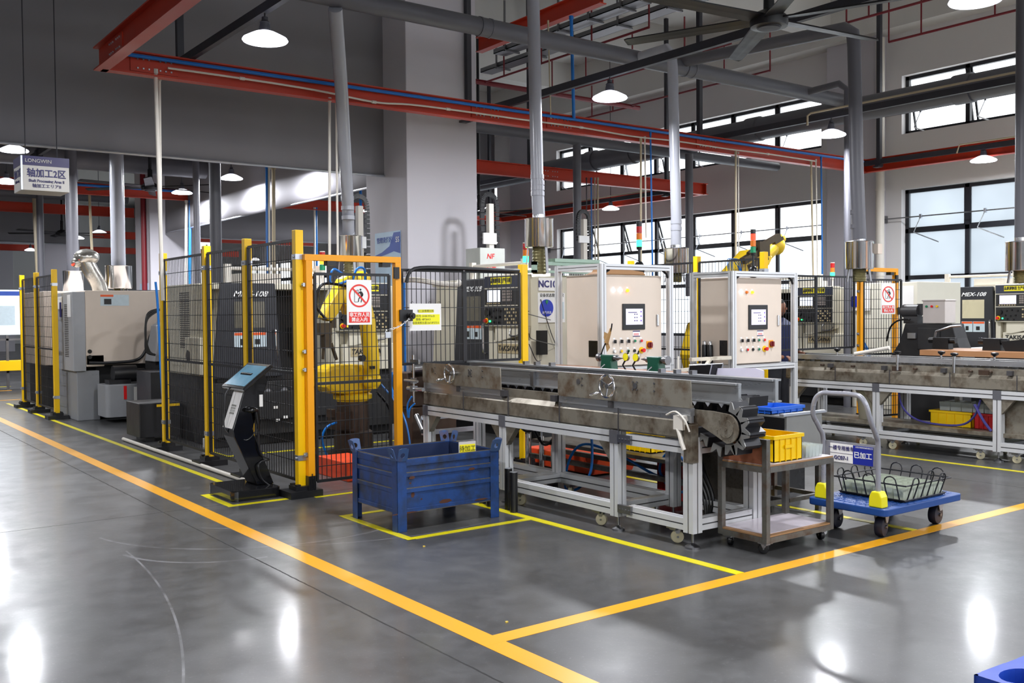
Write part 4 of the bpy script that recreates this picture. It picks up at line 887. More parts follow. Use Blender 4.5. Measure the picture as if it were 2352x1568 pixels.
# NC10-1 board on the side of the second lathe (its camera-facing flank)
t = thing('machine_board', 'white status board reading NC10-1 on the cream flank of the lathe', 'notice board', (7.03, 8.945, 1.55))
MB().bb(.03, -.008, .21, .37, 0, .36).build('number_plate', pap, t); text('NC10-1', .11, (.20, -.012, .285), X_, Z_, ink_blue, t, bold=.03)
MB().bb(.02, -.008, -.16, .42, 0, .185).build('status_board', pap, t); text('设备状态管理标识', .045, (.22, -.011, .155), X_, Z_, ink_blk, t)
m = MB(); m.cyl((.14, -.008, .01), (.14, -.014, .01), .10, 28); m.build('blue_dial', M_('dial_blue', '#1c35b0', .35), t)
m = MB(); m.prism([(-.022, 0), (0, -.035), (.022, 0), (.01, .02), (-.01, .02)], (.14, -.016, .085), X_, Z_, (0, -.003, 0)); m.build('green_pointer', btn_g, t)
text('运行状态', .035, (.14, -.016, -.045), X_, Z_, btn_w, t); MB().bb(.30, -.012, -.12, .40, -.008, .08).build('small_card', lab_w, t)
m = MB(); m.bb(.0, -.05, .88, .03, -.0, 1.2)
tag(MB().bb(7.02, 8.87, 1.02, 7.13, 8.945, 1.30).build('junction_box', knob_b), 'black box on the flank of the lathe below the NC10-1 board', 'junction box')
m = MB()
for P in ([(7.08, 8.93, 1.66), (7.14, 8.93, 1.5), (7.24, 8.93, 1.25), (7.36, 8.92, 1.0)], [(5.8, 7.5, 1.52), (6.3, 8.2, 1.5), (7.2, 8.9, 1.42)], [(5.8, 7.5, 1.3), (6.4, 8.2, 1.22), (7.3, 8.9, 1.12)], [(5.8, 7.5, 1.2), (6.2, 7.9, 1.02), (6.5, 8.2, 1.0)]): m.tube(smooth_path(P, 6), .005, 5)
tag(m.build('cable', black_m, kind='stuff'), 'tangle of thin black wires strung from the yellow post to the lathe flank', 'cable')
# truss box and brush hose on top of lathe B
m = MB(); m.bb(7.0, 8.95, 1.97, 8.3, 9.0, 2.0); m.bb(7.0, 8.95, 2.06, 8.3, 9.0, 2.1); m.bb(7.0, 8.95, 1.97, 7.05, 9.0, 2.1); m.bb(7.0, 9.0, 1.97, 7.05, 9.3, 2.0); m.bb(7.3, 8.93, 2.1, 8.0, 9.3, 2.14)
tag(m.build('support_frame', M_('pale_green_paint', '#a9c4b4', .5, dirt='#6e8a78', dirtamt=.3)), 'pale green steel frame on top of the lathe under the collector drum', 'frame')
# white control boxes with red letters on the lathe roofs
def roofbox(lab, x, y, z, w, h, txt, d=.35):
    t = thing('control_box', lab, 'control box', (x, y, z)); MB().bb(0, 0, 0, w, d, h).build('box', M_('box_grey', '#b9bdb9', .5) if 'box_grey' not in MATS else MATS['box_grey'], t, .006)
    for k, s_ in enumerate(txt): text(s_, .10, (w*.4, -.003, h*.72-k*.16), X_, Z_, btn_r, t, bold=.01, shear=.2)
    return t
a = ay(1103, 612, 11.0); roofbox('pale grey control box with red lettering left of the green stack light', a.x, 11.0, 1.98, .42, .42, ('NF', '明丰'))
a = ay(1338, 610, 12.2); roofbox('pale grey control box with red NF, behind the first cabinet', a.x, 12.2, 1.92, .75, .40, ('NF',))
# vertical gantry axes with black cable chains
def gantry(lab, px_, y, z0, z1):
    a = ay(px_, 500, y); t = thing('gantry_axis', lab, 'gantry', (a.x, y, z0)); h = z1-z0
    MB().bb(-.03, -.04, 0, .05, .04, h-.12).build('column', white_pvc, t, .004)
    m = MB(); pts = smooth_path([(.13, 0, .1), (.13, 0, h*.6), (.12, 0, h-.1), (.05, 0, h), (-.06, 0, h), (-.12, 0, h-.12), (-.12, 0, h*.45)], 7)
    for i in range(len(pts)-1): m.bar(pts[i], pts[i]+(pts[i+1]-pts[i])*.8, .06, .04, Y_)
    m.build('cable_chain', black_m, t); MB().bb(-.14, -.06, h*.42, .08, -.03, h*.55).build('slide_block', btn_w, t)
gantry('white gantry axis with black cable chain left of the mist collector', 1124, 11.2, 1.97, 3.15)
gantry('white gantry axis with black cable chain beyond the first cabinet', 1340, 12.6, 2.3, 3.2)
gantry('dark gantry chain right of the leaning duct', 824, 12.0, 1.9, 3.1)
# ================================================================ BEIGE MACHINE AT LEFT (rear of a lathe)
t = thing('beige_machine', 'large beige lathe seen from behind at left, with grey side cabinet', 'machine', (3.36, 15.0, 0))
m = MB(); m.bb(.17, 0, .80, 1.75, 1.5, 1.88); m.prism([(.17, .78), (.42, .78), (.42, .95), (.17, .95)], (0, 0, 0), X_, Z_, (0, .1, 0)); m.build('housing', beige_m, t, .01)
m = MB(); m.bb(0, .0, .72, .17, .98, 1.86); cb = m.build('side_cabinet', M_('pale_grey_paint', '#a3a5a9', .5, dirt='#8a8a8c', dirtamt=.2), t, .006)
m = MB()
for i in range(30):
    for j in (0, 1): m.bb(-.004, .28+.12*j, .92+i*.026, 0, .38+.12*j, .932+i*.026)
m.build('louvre', M_('louvre_dark', '#3a3a3c', .6), cb)
m = MB(); m.bb(-.006, .62, 1.62, 0, .9, 1.80); m.bb(-.006, .1, 1.5, 0, .3, 1.82); m.build('paper_label', pap, cb); m = MB(); m.bb(-.009, .66, 1.5, -.004, .78, 1.72); m.build('blue_badge', ink_blue, cb)
m = MB(); m.m = 0; m.bb(.38, -.006, 1.66, .78, 0, 1.82); m.m = 1; m.bb(.38, -.009, 1.79, .56, -.006, 1.82); m.m = 2; m.box((.48, -.01, 1.72), (.1, .006, .08)); m.build('warning_label', [lab_w, lab_o, ink_blk], t)
m = MB(); m.bb(.05, .05, .0, .36, 1.2, .72); m.build('pedestal', grey_m, t, .01)
m = MB(); m.bb(.36, .25, 0, 1.7, 1.4, .82); m.build('dark_base', blk_m, t)
m = MB(); m.cyl((.22, .0, 1.0), (.22, -.01, 1.0), .03, 12); m.cyl((.22, .0, .92), (.22, -.01, .92), .03, 12); m.build('socket_hole', knob_b, t)
m = MB(); m.tube(smooth_path([(.2, -.03, .84), (.5, -.06, .83), (.85, -.08, .86), (.98, -.1, 1.0), (1.05, -.12, 1.22), (1.15, -.14, 1.35)], 6), .022, 8); m.build('cable', black_m, t)
# hydraulic unit
t = thing('hydraulic_unit', 'grey hydraulic tank with black motor and gauge below the beige machine', 'hydraulic unit', (3.82, 14.55, 0))
m = MB(); m.prism(rr(.66, .5, .06), (0.15, .1, .08), X_, Y_, (0, 0, .46)); m.build('tank', grey_m, t, .01)
m = MB(); m.cyl((-.02, .1, .68), (.3, .1, .68), .12, 20); m.cyl((.3, .1, .68), (.42, .1, .68), .07, 14); m.box((.05, .1, .57), (.3, .24, .06)); m.build('motor', black_m, t)
MB().lathe([(0, .03), (.055, .03), (.06, 0), (.06, -.03)], (.34, -.02, .64), -Y_, 20).build('gauge', galv, t)
MB().bb(.2, -.155, .3, .4, -.15, .5).build('data_label', pap, t)
MB().bb(.06, -.16, .33, .1, -.15, .52).build('sight_glass', btn_r, t)
# chip conveyor + tray
t = thing('chip_conveyor', 'grey chip conveyor head with motor and cables beside the beige machine', 'chip conveyor', (4.28, 14.3, 0))
MB().prism([(0, .85), (.1, 1.36), (.3, 1.5), (.95, 1.5), (.95, .85)], (0, 0, 0), X_, Z_, (0, .45, 0)).build('head', grey_m, t, .01)
m = MB(); m.cyl((.25, -.02, 1.56), (.55, -.02, 1.56), .09, 18); m.cyl((.55, -.02, 1.56), (.62, -.02, 1.56), .05, 12); m.box((.4, -.02, 1.66), (.16, .12, .06)); m.build('motor', black_m, t)
m = MB()
for k in range(3): m.tube(smooth_path([(.05+.02*k, -.04, 1.6), (-.1, -.05, 1.52-.03*k), (-.13, -.06, 1.2), (-.12+.02*k, -.06, 1.0), (0, -.06, .95)], 6), .016, 7)
m.build('cable', black_m, t)
MB().bb(.62, -.006, .93, .88, 0, 1.05).build('warning_label', pap, t)
MB().bb(0.05, .1, 0, .6, .6, .85).build('stand', blk_m, t)
t = tag(MB().prism([(0, 0), (.8, 0), (.86, .28), (.12, .28), (.02, .3)], (4.42, 13.75, .745), X_, Z_, (0, .5, 0)).build('cardboard_tray', M_('brown_board', '#6e4526', .7, dirt='#40281a', dirtamt=.4)), 'brown cardboard tray on the dark bin beside the beige machine', 'box')
tag(MB().bb(4.02, 13.6, 0, 5.1, 14.25, .74).build('dark_bin', M_('dark_grey_metal', '#3c3c40', .5)), 'dark grey metal bin below the cardboard tray at left', 'bin')
t = thing('black_cabinet', 'low black cabinet with a yellow stripe left of the first fence post', 'cabinet', (3.38, 11.9, 0))
MB().bb(0, 0, .06, .48, .55, .47).build('body', black_m, t, .008); MB().bb(.2, -.004, .42, .47, 0, .45).build('yellow_stripe', yel_m, t); m = MB(); m.bb(.1, .1, 0, .2, .5, .06); m.build('foot', black_m, t)
tag(MB().tube(smooth_path([(3.58, 11.6, 1.95), (3.6, 11.6, 1.7), (3.62, 11.6, 1.2), (3.62, 11.6, .8)], 5), .03, 8).build('cable', black_m), 'thick black cable hanging beside the first fence post', 'cable')
tag(MB().tube(smooth_path([(3.52, 11.65, 1.9), (3.54, 11.65, 1.6), (3.56, 11.65, .9), (3.58, 11.65, .45)], 5), .014, 8).build('air_hose', blue_m), 'blue air hose beside the thick cable near the first fence post', 'hose')
# far left display
t = thing('notice_display', 'bright white notice display on a steel stand at the far left edge', 'display', (2.0, 22.6, 0))
a = ay(-40, 665, 22.6); b = ay(50, 768, 22.6)
m = MB(); m.bb(a.x-2, 0, b.z, b.x-2, .08, a.z); m.build('screen_board', M_('display_white', '#e4ecef', .4, var=.06, emit='#dff2ff', estr=.5), t)
m = MB(); m.bb(a.x-2, -.006, a.z-.12, b.x-2, 0, a.z-.03); m.build('blue_header', blue_p, t); m = MB(); m.bb(b.x-2-.42, -.006, b.z+.2, b.x-2-.12, 0, b.z+.6); m.build('notice_card', lab_w, t)
m = MB()
for x in (a.x-2+.1, b.x-2-.3, b.x-2-.02): m.bb(x, 0, 0, x+.05, .05, b.z)
for z in (.35, b.z-.12): m.bb(a.x-2, 0, z, b.x-2, .06, z+.04)
m.build('stand', steel, t)
tag(MB().bb(b.x-.5, 22.5, .40, b.x+.02, 22.9, .60).build('crate', yel_m), 'yellow crate on the lower shelf of the far left display stand', 'crate')
# silver covered robot on the beige machine
foil = M_('silver_foil', '#b9b6ae', .22, .8, var=.3, scale=14, bump=.5)
t = thing('covered_robot', 'robot arm wrapped in silver foil above the beige machine', 'robot', (3.95, 16.2, 1.88))
a = ay(225, 600, 16.2)
m = MB(); m.tube(smooth_path([(.1, 0, .0), (.06, 0, .15), (-.05, 0, .35), (-.12, 0, .5)], 4), .12, 12); m.ball((-.1, 0, .55), .16, 14, (1.2, 1, .8)); m.ball((-.25, 0, .46), .08, 10); m.build('arm', foil, t)
MB().ball((-.32, -.06, .42), .018, 8).build('indicator', glow_r, t)
# ================================================================ ROBOTS
rob_m = M_('robot_yellow', '#e8c11c', .35, var=.06, dirt='#8e6a18', dirtamt=.25, dirtscale=6); rust_m = M_('oily_iron', '#4a3a30', .4, .4, var=.3, scale=12); brass_m = M_('worn_brass', '#4e4230', .4, .5, var=.3, scale=14)
t = thing('industrial_robot', 'yellow industrial robot arm behind the near mesh gate', 'robot', (4.79, 9.22, 0))
m = MB(); m.lathe([(0, .60), (.165, .60), (.17, .3), (.2, .28), (.2, .1), (.27, .08), (.27, 0)], n=28); m.box((-.2, -.1, .42), (.18, .2, .18)); m.box((-.31, -.12, .5), (.06, .12, .08)); m.build('pedestal', rust_m, t)
m = MB(); m.lathe([(.165, .60), (.17, .62), (.2, .625), (.205, .67), (.17, .685), (0, .685)], n=28); m.build('turntable', rob_m, t)
m = MB(); m.prism([(-.39, .77), (-.31, .70), (-.12, .68), (.13, .69), (.19, .76), (.19, .92), (.05, .98), (-.26, .99), (-.39, .96)], (0, -.17, 0), X_, Z_, (0, .32, 0)); m.build('shoulder', rob_m, t, .04)
m = MB(); P0 = Vector((.10, -.24, .82)); P1 = Vector((.0, -.22, 1.84))
m.tube([P0-Z_*.09, P0, P0.lerp(P1, .2)+X_*.02, P0.lerp(P1, .6)+X_*.02, P1-Z_*.12, P1], .078, 14, rf=lambda u: .85+.25*math.sin(math.pi*min(1, u)) if u > .05 else .7); m.ball(P0, .1, 16, (1, .8, 1)); m.ball(P1, .11, 16, (1, .8, 1)); m.build('lower_arm', rob_m, t)
m = MB(); m.prism([(-.26, 1.86), (-.34, 1.72), (-.42, 1.60), (-.47, 1.47), (-.38, 1.43), (-.30, 1.52), (-.24, 1.64), (-.2, 1.5), (-.1, 1.5), (-.06, 1.62), (-.02, 1.84), (-.12, 1.93)], (0, -.32, 0), X_, Z_, (0, .16, 0)); m.build('elbow', rob_m, t, .02)
m = MB(); m.box((-.45, -.27, 1.36), (.12, .12, .12)); m.box((-.44, -.30, 1.24), (.07, .1, .14)); m.cyl((-.38, -.28, 1.22), (-.32, -.28, 1.05), .018, 10); m.cyl((-.46, -.28, 1.2), (-.47, -.28, 1.06), .014, 10); m.box((-.36, -.29, 1.42), (.05, .05, .1)); m.build('gripper', brass_m, t)
for P in ([(-.26, -.34, 1.9), (-.38, -.36, 1.95), (-.42, -.36, 1.84), (-.36, -.36, 1.80), (-.22, -.36, 1.84)], [(-.16, -.34, 1.84), (-.12, -.36, 1.96), (-.04, -.36, 1.96), (-.02, -.34, 1.84)], [(-.33, -.28, .42), (-.45, -.3, .38), (-.50, -.3, .26), (-.44, -.3, .08)], [(.2, -.2, .80), (.36, -.26, .62), (.46, -.28, .7), (.5, -.3, .82)]):
    MB().tube(smooth_path(P, 6), .012, 7).build('air_hose', blue_m, t)
for P in ([(-.2, -.36, 1.78), (-.5, -.36, 1.8), (-.56, -.34, 1.6), (-.46, -.34, 1.46)], [(.15, -.25, .7), (.3, -.25, .5), (.32, -.2, .2)]): MB().tube(smooth_path(P, 6), .014, 8).build('cable', knob_b, t)
m = MB(); m.cyl((-.06, -.31, 1.06), (-.06, -.35, 1.06), .035, 14); m.box((.05, -.34, .96), (.05, .03, .03)); m.build('joint_cap', knob_b, t)
t = thing('spacer_block', 'orange painted steel block on the floor behind the near mesh gate', 'block', (4.05, 7.92, 0))
MB().prism([(0, 0), (.6, 0), (.6, .17), (0, .17)], (0, 0, 0), Y_, Z_, (.32, 0, 0)).build('block', M_('orange_red_paint', '#d8451c', .45, dirt='#8a2c14', dirtamt=.25), t, .006)
t = thing('industrial_robot', 'yellow industrial robot raised above the second control cabinet', 'robot', (10.3, 9.2, 0))
m = MB(); m.lathe([(0, .62), (.2, .62), (.23, .3), (.3, 0)], n=24); m.build('pedestal', rust_m, t)
m = MB(); m.prism([(-.35, .0), (.25, 0), (.3, .4), (.1, .75), (-.3, .75), (-.45, .3)], (0, -.2, .62), X_, Z_, (0, .4, 0)); m.build('shoulder', rob_m, t, .05)
A = ay(1650, 640, 9.2)-Vector((10.3, 9.2, 0)); B = ay(1735, 592, 9.2)-Vector((10.3, 9.2, 0)); Cc = ay(1788, 556, 9.2)-Vector((10.3, 9.2, 0))
m = MB(); m.bar(Vector((-.1, 0, 1.2)), A+Vector((0, 0, -.1)), .2, .2, Y_); m.build('lower_arm', rob_m, t, .03)
m = MB(); m.prism([(A.x-.05, A.z-.12), (A.x+.1, A.z+.06), (B.x-.22, B.z+.10), (B.x+.1, B.z+.14), (B.x+.28, B.z+.02), (B.x+.2, B.z-.10), (A.x+.3, A.z-.24)], (0, -.1, 0), X_, Z_, (0, .22, 0)); m.build('upper_arm', rob_m, t, .03)
m = MB(); m.ball(Cc+Vector((-.05, 0, -.05)), .13, 16, (1, 1, 1.1)); m.tube([B+Vector((.15, 0, 0)), Cc+Vector((-.1, 0, -.08))], .1, 14); m.ball(Cc+Vector((.06, 0, .05)), .07, 12); m.build('wrist', rob_m, t)
m = MB(); G = ay(1748, 575, 9.0)-Vector((10.3, 9.2, 0)); D_ = (ay(1795, 545, 9.0)-ay(1705, 598, 9.0)).normalized()
m.bar(G-D_*.42, G+D_*.1, .09, .09, Y_); m.bar(G-D_*.40+Z_*.0+Vector((0, -.1, -.1)), G+Vector((0, -.1, -.1)), .07, .06, Y_); m.bar(G+D_*.0+Z_*.06, G+D_*.42+Z_*.06, .07, .08, Y_); m.bar(G+D_*.3+Z_*.0, G+D_*.5+Z_*.0, .05, .06, Y_); m.box(G+Z_*.02, (.22, .14, .2)); m.cyl(G-D_*.3+Z_*.06, G-D_*.05+Z_*.1, .03, 8); m.build('gripper', brass_m, t)
m = MB(); Q = ay(1680, 640, 9.0)-Vector((10.3, 9.2, 0)); m.bar(Q-Vector((.25, 0, .12)), Q+Vector((.25, 0, .05)), .08, .07, Y_); m.box(Q+Vector((.1, 0, .02)), (.2, .1, .1)); m.build('valve_block', brass_m, t)
for k in range(4): MB().tube(smooth_path([Q+Vector((-.05+.03*k, 0, .05)), Q+Vector((-.08+.04*k, 0, .26)), Q+Vector((.06+.05*k, 0, .24)), Q+Vector((.2, 0, .08))], 5), .006, 5).build('air_hose', blue_m, t)
# operator glimpsed behind the far guard
skin_m = M_('skin', '#8a5a42', .5, var=.06); navy_c = M_('navy_shirt', '#1c2650', .7, var=.1); hair_m = M_('black_hair', '#0d0c0c', .6)
def person():
    t = thing('person', 'person in a navy short-sleeved shirt half hidden behind the second cabinet', 'person', (ay(1832, 780, 8.35).x-.31, 8.42, 0), .1); t.scale = (.95, .95, .93)
    V = [(0, 0, .95), (0, 0, 1.15), (0, 0, 1.38), (0, 0, 1.5), (-.1, 0, .9), (-.11, .02, .5), (-.12, 0, .1), (-.12, -.12, .05), (.1, 0, .9), (.11, .02, .5), (.12, 0, .1), (.12, -.12, .05),
         (-.19, 0, 1.4), (-.26, -.02, 1.15), (-.28, -.16, .98), (-.27, -.26, .96), (.19, 0, 1.4), (.26, -.03, 1.14), (.24, -.2, 1.0), (.22, -.28, 1.0)]
    E_ = [(0, 1), (1, 2), (2, 3), (0, 4), (4, 5), (5, 6), (6, 7), (0, 8), (8, 9), (9, 10), (10, 11), (2, 12), (12, 13), (13, 14), (14, 15), (2, 16), (16, 17), (17, 18), (18, 19)]
    Rr = [.15, .14, .15, .06, .10, .065, .045, .045, .10, .065, .045, .045, .065, .045, .032, .03, .065, .045, .032, .03]
    me = bpy.data.meshes.new('body'); me.from_pydata(V, E_, []); o = bpy.data.objects.new('body', me); COL.objects.link(o); o.parent = t
    sk = o.modifiers.new('skin', 'SKIN'); lay = me.skin_vertices[0].data
    for i, r_ in enumerate(Rr): lay[i].radius = (r_, r_*.8)
    lay[0].use_root = True
    o.modifiers.new('sub', 'SUBSURF').levels = 1; me.materials.append(skin_m)
    m = MB(); m.ball((0, -.01, 1.66), .105, 16, (.82, .95, 1.15)); m.box((0, -.115, 1.65), (.02, .03, .03)); m.ball((-.09, 0, 1.65), .025, 8, (.4, .8, 1)); m.ball((.09, 0, 1.65), .025, 8, (.4, .8, 1)); m.build('head', skin_m, t)
    MB().ball((0, .015, 1.70), .11, 16, (.87, .98, .95)).build('hair', hair_m, t)
    m = MB(); m.lathe([(.17, .88), (.18, 1.1), (.21, 1.3), (.2, 1.42), (.1, 1.5), (.07, 1.52)], n=20); m.tube([(-.17, 0, 1.42), (-.22, 0, 1.3), (-.26, -.02, 1.17)], .075, 12); m.tube([(.17, 0, 1.42), (.22, 0, 1.3), (.26, -.03, 1.16)], .075, 12); m.build('shirt', navy_c, t)
    m = MB(); m.tube([(-.1, 0, .95), (-.11, .02, .5), (-.12, 0, .1)], .1, 12, rf=lambda u: 1.15-.3*u); m.tube([(.1, 0, .95), (.11, .02, .5), (.12, 0, .1)], .1, 12, rf=lambda u: 1.15-.3*u); m.build('trousers', M_('dark_trousers', '#1a1b22', .7), t)
    for s_ in (-1, 1): 
        m = MB()
        for k in range(4): m.tube([(s_*(.22+.018*k), -.29, .97+.004*k), (s_*(.22+.018*k), -.33, .95), (s_*(.22+.018*k), -.35, .92-.004*k)], .009, 6)
        m.tube([(s_*.21, -.27, .98), (s_*.19, -.31, .96)], .01, 6); m.build('hand_fingers', skin_m, t)
person()
# ================================================================ CONTROL CABINETS
def profile(m, a, b, w=.055):
    """slotted aluminium extrusion"""
    a = Vector(a); b = Vector(b); d = (b-a).normalized(); u = Vector((0, 0, 1)) if abs(d.z) < .9 else Vector((0, 1, 0)); r_ = d.cross(u).normalized(); u = r_.cross(d).normalized(); g = w*.12
    m.m = 0; k = (w-g)/4
    for i in (-1, 1):
        for j in (-1, 1): m.bar(a+r_*(i*(k+g/2))+u*(j*(k+g/2)), b+r_*(i*(k+g/2))+u*(j*(k+g/2)), w/2-g/2, w/2-g/2, u)
    m.m = 1; m.bar(a, b, w*.82, w*.82, u); m.m = 0
def cabinet(lab, flab, corner, fw, fd, fh, bot, cw, hh, stackl, off, screen_rows):
    x, y, _ = corner
    f = thing('aluminium_frame', flab, 'frame', (x, y, 0)); w = .055
    for i, (a, b) in enumerate(((0, 0), (fw, 0), (0, fd), (fw, fd))):
        m = MB(); profile(m, (a, b, .04), (a, b, fh), .062 if i == 0 else w); m.build('post', [alu_m, slot_m], f)
        m = MB(); m.cyl((a, b, 0), (a, b, .012), .035, 14); m.cyl((a, b, .01), (a, b, .05), .012, 8); m.build('levelling_foot', steel, f)
    for z in (fh-w/2, bot, .2):
        for a, b in (((w/2, 0, z), (fw-w/2, 0, z)), ((w/2, fd, z), (fw-w/2, fd, z)), ((0, w/2, z), (0, fd-w/2, z)), ((fw, w/2, z), (fw, fd-w/2, z))):
            m = MB(); profile(m, a, b, w); m.build('rail', [alu_m, slot_m], f)
    for a, b, s_ in ((w/2, 0, 1), (fw-w/2, 0, -1)):
        m = MB(); m.tube(arc((a+s_*.0, .0, fh-w), .06, 270 if s_ == 1 else 180, 360 if s_ == 1 else 270, 5, X_, Z_) if False else [(a, 0, fh-w-.07), (a+s_*.02, 0, fh-w-.03), (a+s_*.07, 0, fh-w)], .012, 6); m.build('corner_brace', knob_b, f)
    MB().bb(-w/2, -w/2, bot+w/2, fw+w/2, fd+w/2, bot+w/2+.004).build('shelf_plate', galv, f)
    t = thing('control_cabinet', lab, 'cabinet', (x+off, y+.06, bot+w/2+.006)); H = hh; D = fd-.12
    MB().bb(0, .02, 0, cw, D, H).build('body', beige_m, t, .006)
    dr = MB().bb(.008, -.0, .008, cw-.004, .02, H-.008).build('door', beige_m, t, .004)
    ku = H/.93
    def rowb(items, z):
        for xx, mt_, kind in items:
            xx = xx*cw; m = MB(); m.cyl((xx, 0, z), (xx, -.012, z), .0155, 14); r0 = m.build('button', galv if kind != 'L' else mt_, dr)
            if kind == 'k': MB().box((xx, -.022, z), (.012, .024, .034)).build('switch_knob', knob_b, t)
            elif kind == 'h': r0.data.materials[0] = knob_b
            else: MB().cyl((xx, -.008, z), (xx, -.02, z), .0135, 14).build('button_cap', mt_, t)
            MB().bb(xx-.014, -.0015, z+.022, xx+.014, 0, z+.036).build('button_label', btn_w, t)
    rowb(stackl, H*.83)
    rowb(((.19, 0, 'k'), (.30, 0, 'k'), (.415, 0, 'k'), (.525, btn_g, 'b'), (.635, btn_r, 'b')), H*.275)
    rowb(screen_rows, H*.168)
    xe = .645*cw; m = MB(); m.m = 0; m.cyl((xe, 0, H*.17), (xe, -.006, H*.17), .034, 20); m.m = 1; m.cyl((xe, -.004, H*.17), (xe, -.04, H*.17), .012, 12); m.cyl((xe, -.03, H*.17), (xe, -.045, H*.17), .02, 16); m.build('emergency_stop', [btn_y, btn_r], dr)
    xm = .775*cw; m = MB(); m.m = 0; m.bb(xm-.036, -.006, H*.225-.04, xm+.036, 0, H*.225+.04); m.m = 1; m.cyl((xm, -.006, H*.225), (xm, -.03, H*.225), .03, 16); m.box((xm, -.035, H*.225), (.02, .02, .055)); m.build('main_switch', [yel2_m, M_('switch_maroon', '#7a2226', .4) if 'switch_maroon' not in MATS else MATS['switch_maroon']], dr)
    sx0, sx1, sz0, sz1 = .325*cw, .70*cw, H*.40, H*.685
    MB().bb(sx0, -.012, sz0, sx1, 0, sz1).build('hmi_bezel', black_m, t, .004)
    s_ = MB().bb(sx0+.04, -.014, sz0+.05, sx1-.035, -.012, sz1-.05).build('hmi_screen', scr_c, t)
    m = MB(); m.m = 0
    for i in range(3):
        m.cyl((sx1-.06, -.0145, sz0+.09+i*.045), (sx1-.06, -.0155, sz0+.09+i*.045), .009, 12)
    m.m = 1
    for i in range(3):
        for j in range(2): m.cyl((sx0+.16+.03*j, -.0145, sz0+.09+i*.032), (sx0+.16+.03*j, -.0155, sz0+.09+i*.032), .007, 10)
    m.bb(sx0+.07, -.0155, sz1-.09, sx0+.19, -.0145, sz1-.083); m.build('screen_icon', [M_('violet_icon', '#7c5ad0', .4) if 'violet_icon' not in MATS else MATS['violet_icon'], ink_blue], t)
    m = MB(); m.m = 0; m.bb(.50*cw, -.0025, H*.325, .62*cw, -.001, H*.385); m.m = 1; m.bb(.50*cw, -.004, H*.377, .62*cw, -.002, H*.387); m.bb(.50*cw, -.004, H*.323, .62*cw, -.002, H*.331); m.m = 2; m.bb(.515*cw, -.004, H*.35, .60*cw, -.002, H*.356); m.bb(.515*cw, -.004, H*.338, .60*cw, -.002, H*.343); m.build('data_label', [pap, ink_blue, btn_r], dr)
    MB().box((cw*.92, -.008, H*.5), (.028, .016, .12)).build('door_latch', chrome, dr, .006)
    if off > .1: MB().box((cw*.92+.012, -.03, H*.47), (.012, .05, .015)).build('latch_lever', chrome, t)
    MB().bb(-.006, D*.12, .10, 0, D*.36, .26).build('side_vent', knob_b, t)
    return f, t
cn = Vector((0, 0, CAMZ))+_ray(1382, 605)*9.5
F1, C1 = cabinet('first beige control cabinet, with two white lamps and one amber lamp', 'aluminium frame around the first control cabinet', (cn.x, cn.y, 0), .93, .66, cn.z, .93, .82, .91, ((.18, glow_w, 'L'), (.295, glow_w, 'L'), (.41, glow_a, 'L')), .055, ((.19, btn_w, 'b'), (.30, btn_y, 'b'), (.415, btn_g, 'b'), (.525, 0, 'h')))
cn2 = Vector((0, 0, CAMZ))+_ray(1682, 622)*10.3
F2, C2 = cabinet('second beige control cabinet, with one white lamp and two amber lamps', 'aluminium frame around the second control cabinet', (cn2.x, cn2.y, 0), 1.03, .55, cn2.z, .90, .84, .93, ((.19, glow_w, 'L'), (.29, lens_a, 'L'), (.40, glow_a, 'L')), .05, ((.19, btn_w, 'b'), (.30, btn_r, 'b'), (.415, 0, 'h'), (.525, btn_g, 'b')))
# frame 1's near post is behind the conveyor; cardboard and stack lights on top of the cabinets
t = thing('cardboard_scrap', 'torn cardboard lying on top of the first cabinet', 'cardboard', (cn.x+.08, cn.y+.15, .93+.0275+.006+.915))
m = MB(); m.prism([(0, 0), (.1, .03), (.16, .10), (.2, .05), (.34, .06), (.4, .09), (.46, .05), (.62, .035), (.66, 0)], (0, 0, 0), X_, Z_, (0, .2, 0)); m.build('cardboard', M_('cardboard', '#b48a62', .8, dirt='#7a5636', dirtamt=.3), t)
stack_light(C1, .70, .2, .915, (0,), .30, .03, .07, True)
stack_light(C2, .60, .2, .935, (2,), .28, .03, .07, True)
m = MB(); m.ball((.70, .2, .99), .06, 14, (1, 1, 1.3)); m.build('light_base', knob_b, C1); m = MB(); m.ball((.60, .2, 1.0), .055, 14, (1, 1, 1.3)); m.build('light_base', knob_b, C2)
m = MB(); m.lathe([(.02, 0), (.028, .012), (.02, .024), (.012, .012), (.02, 0)], (.18, .2, .935), X_, 14); m.build('lifting_eye', knob_b, C1)
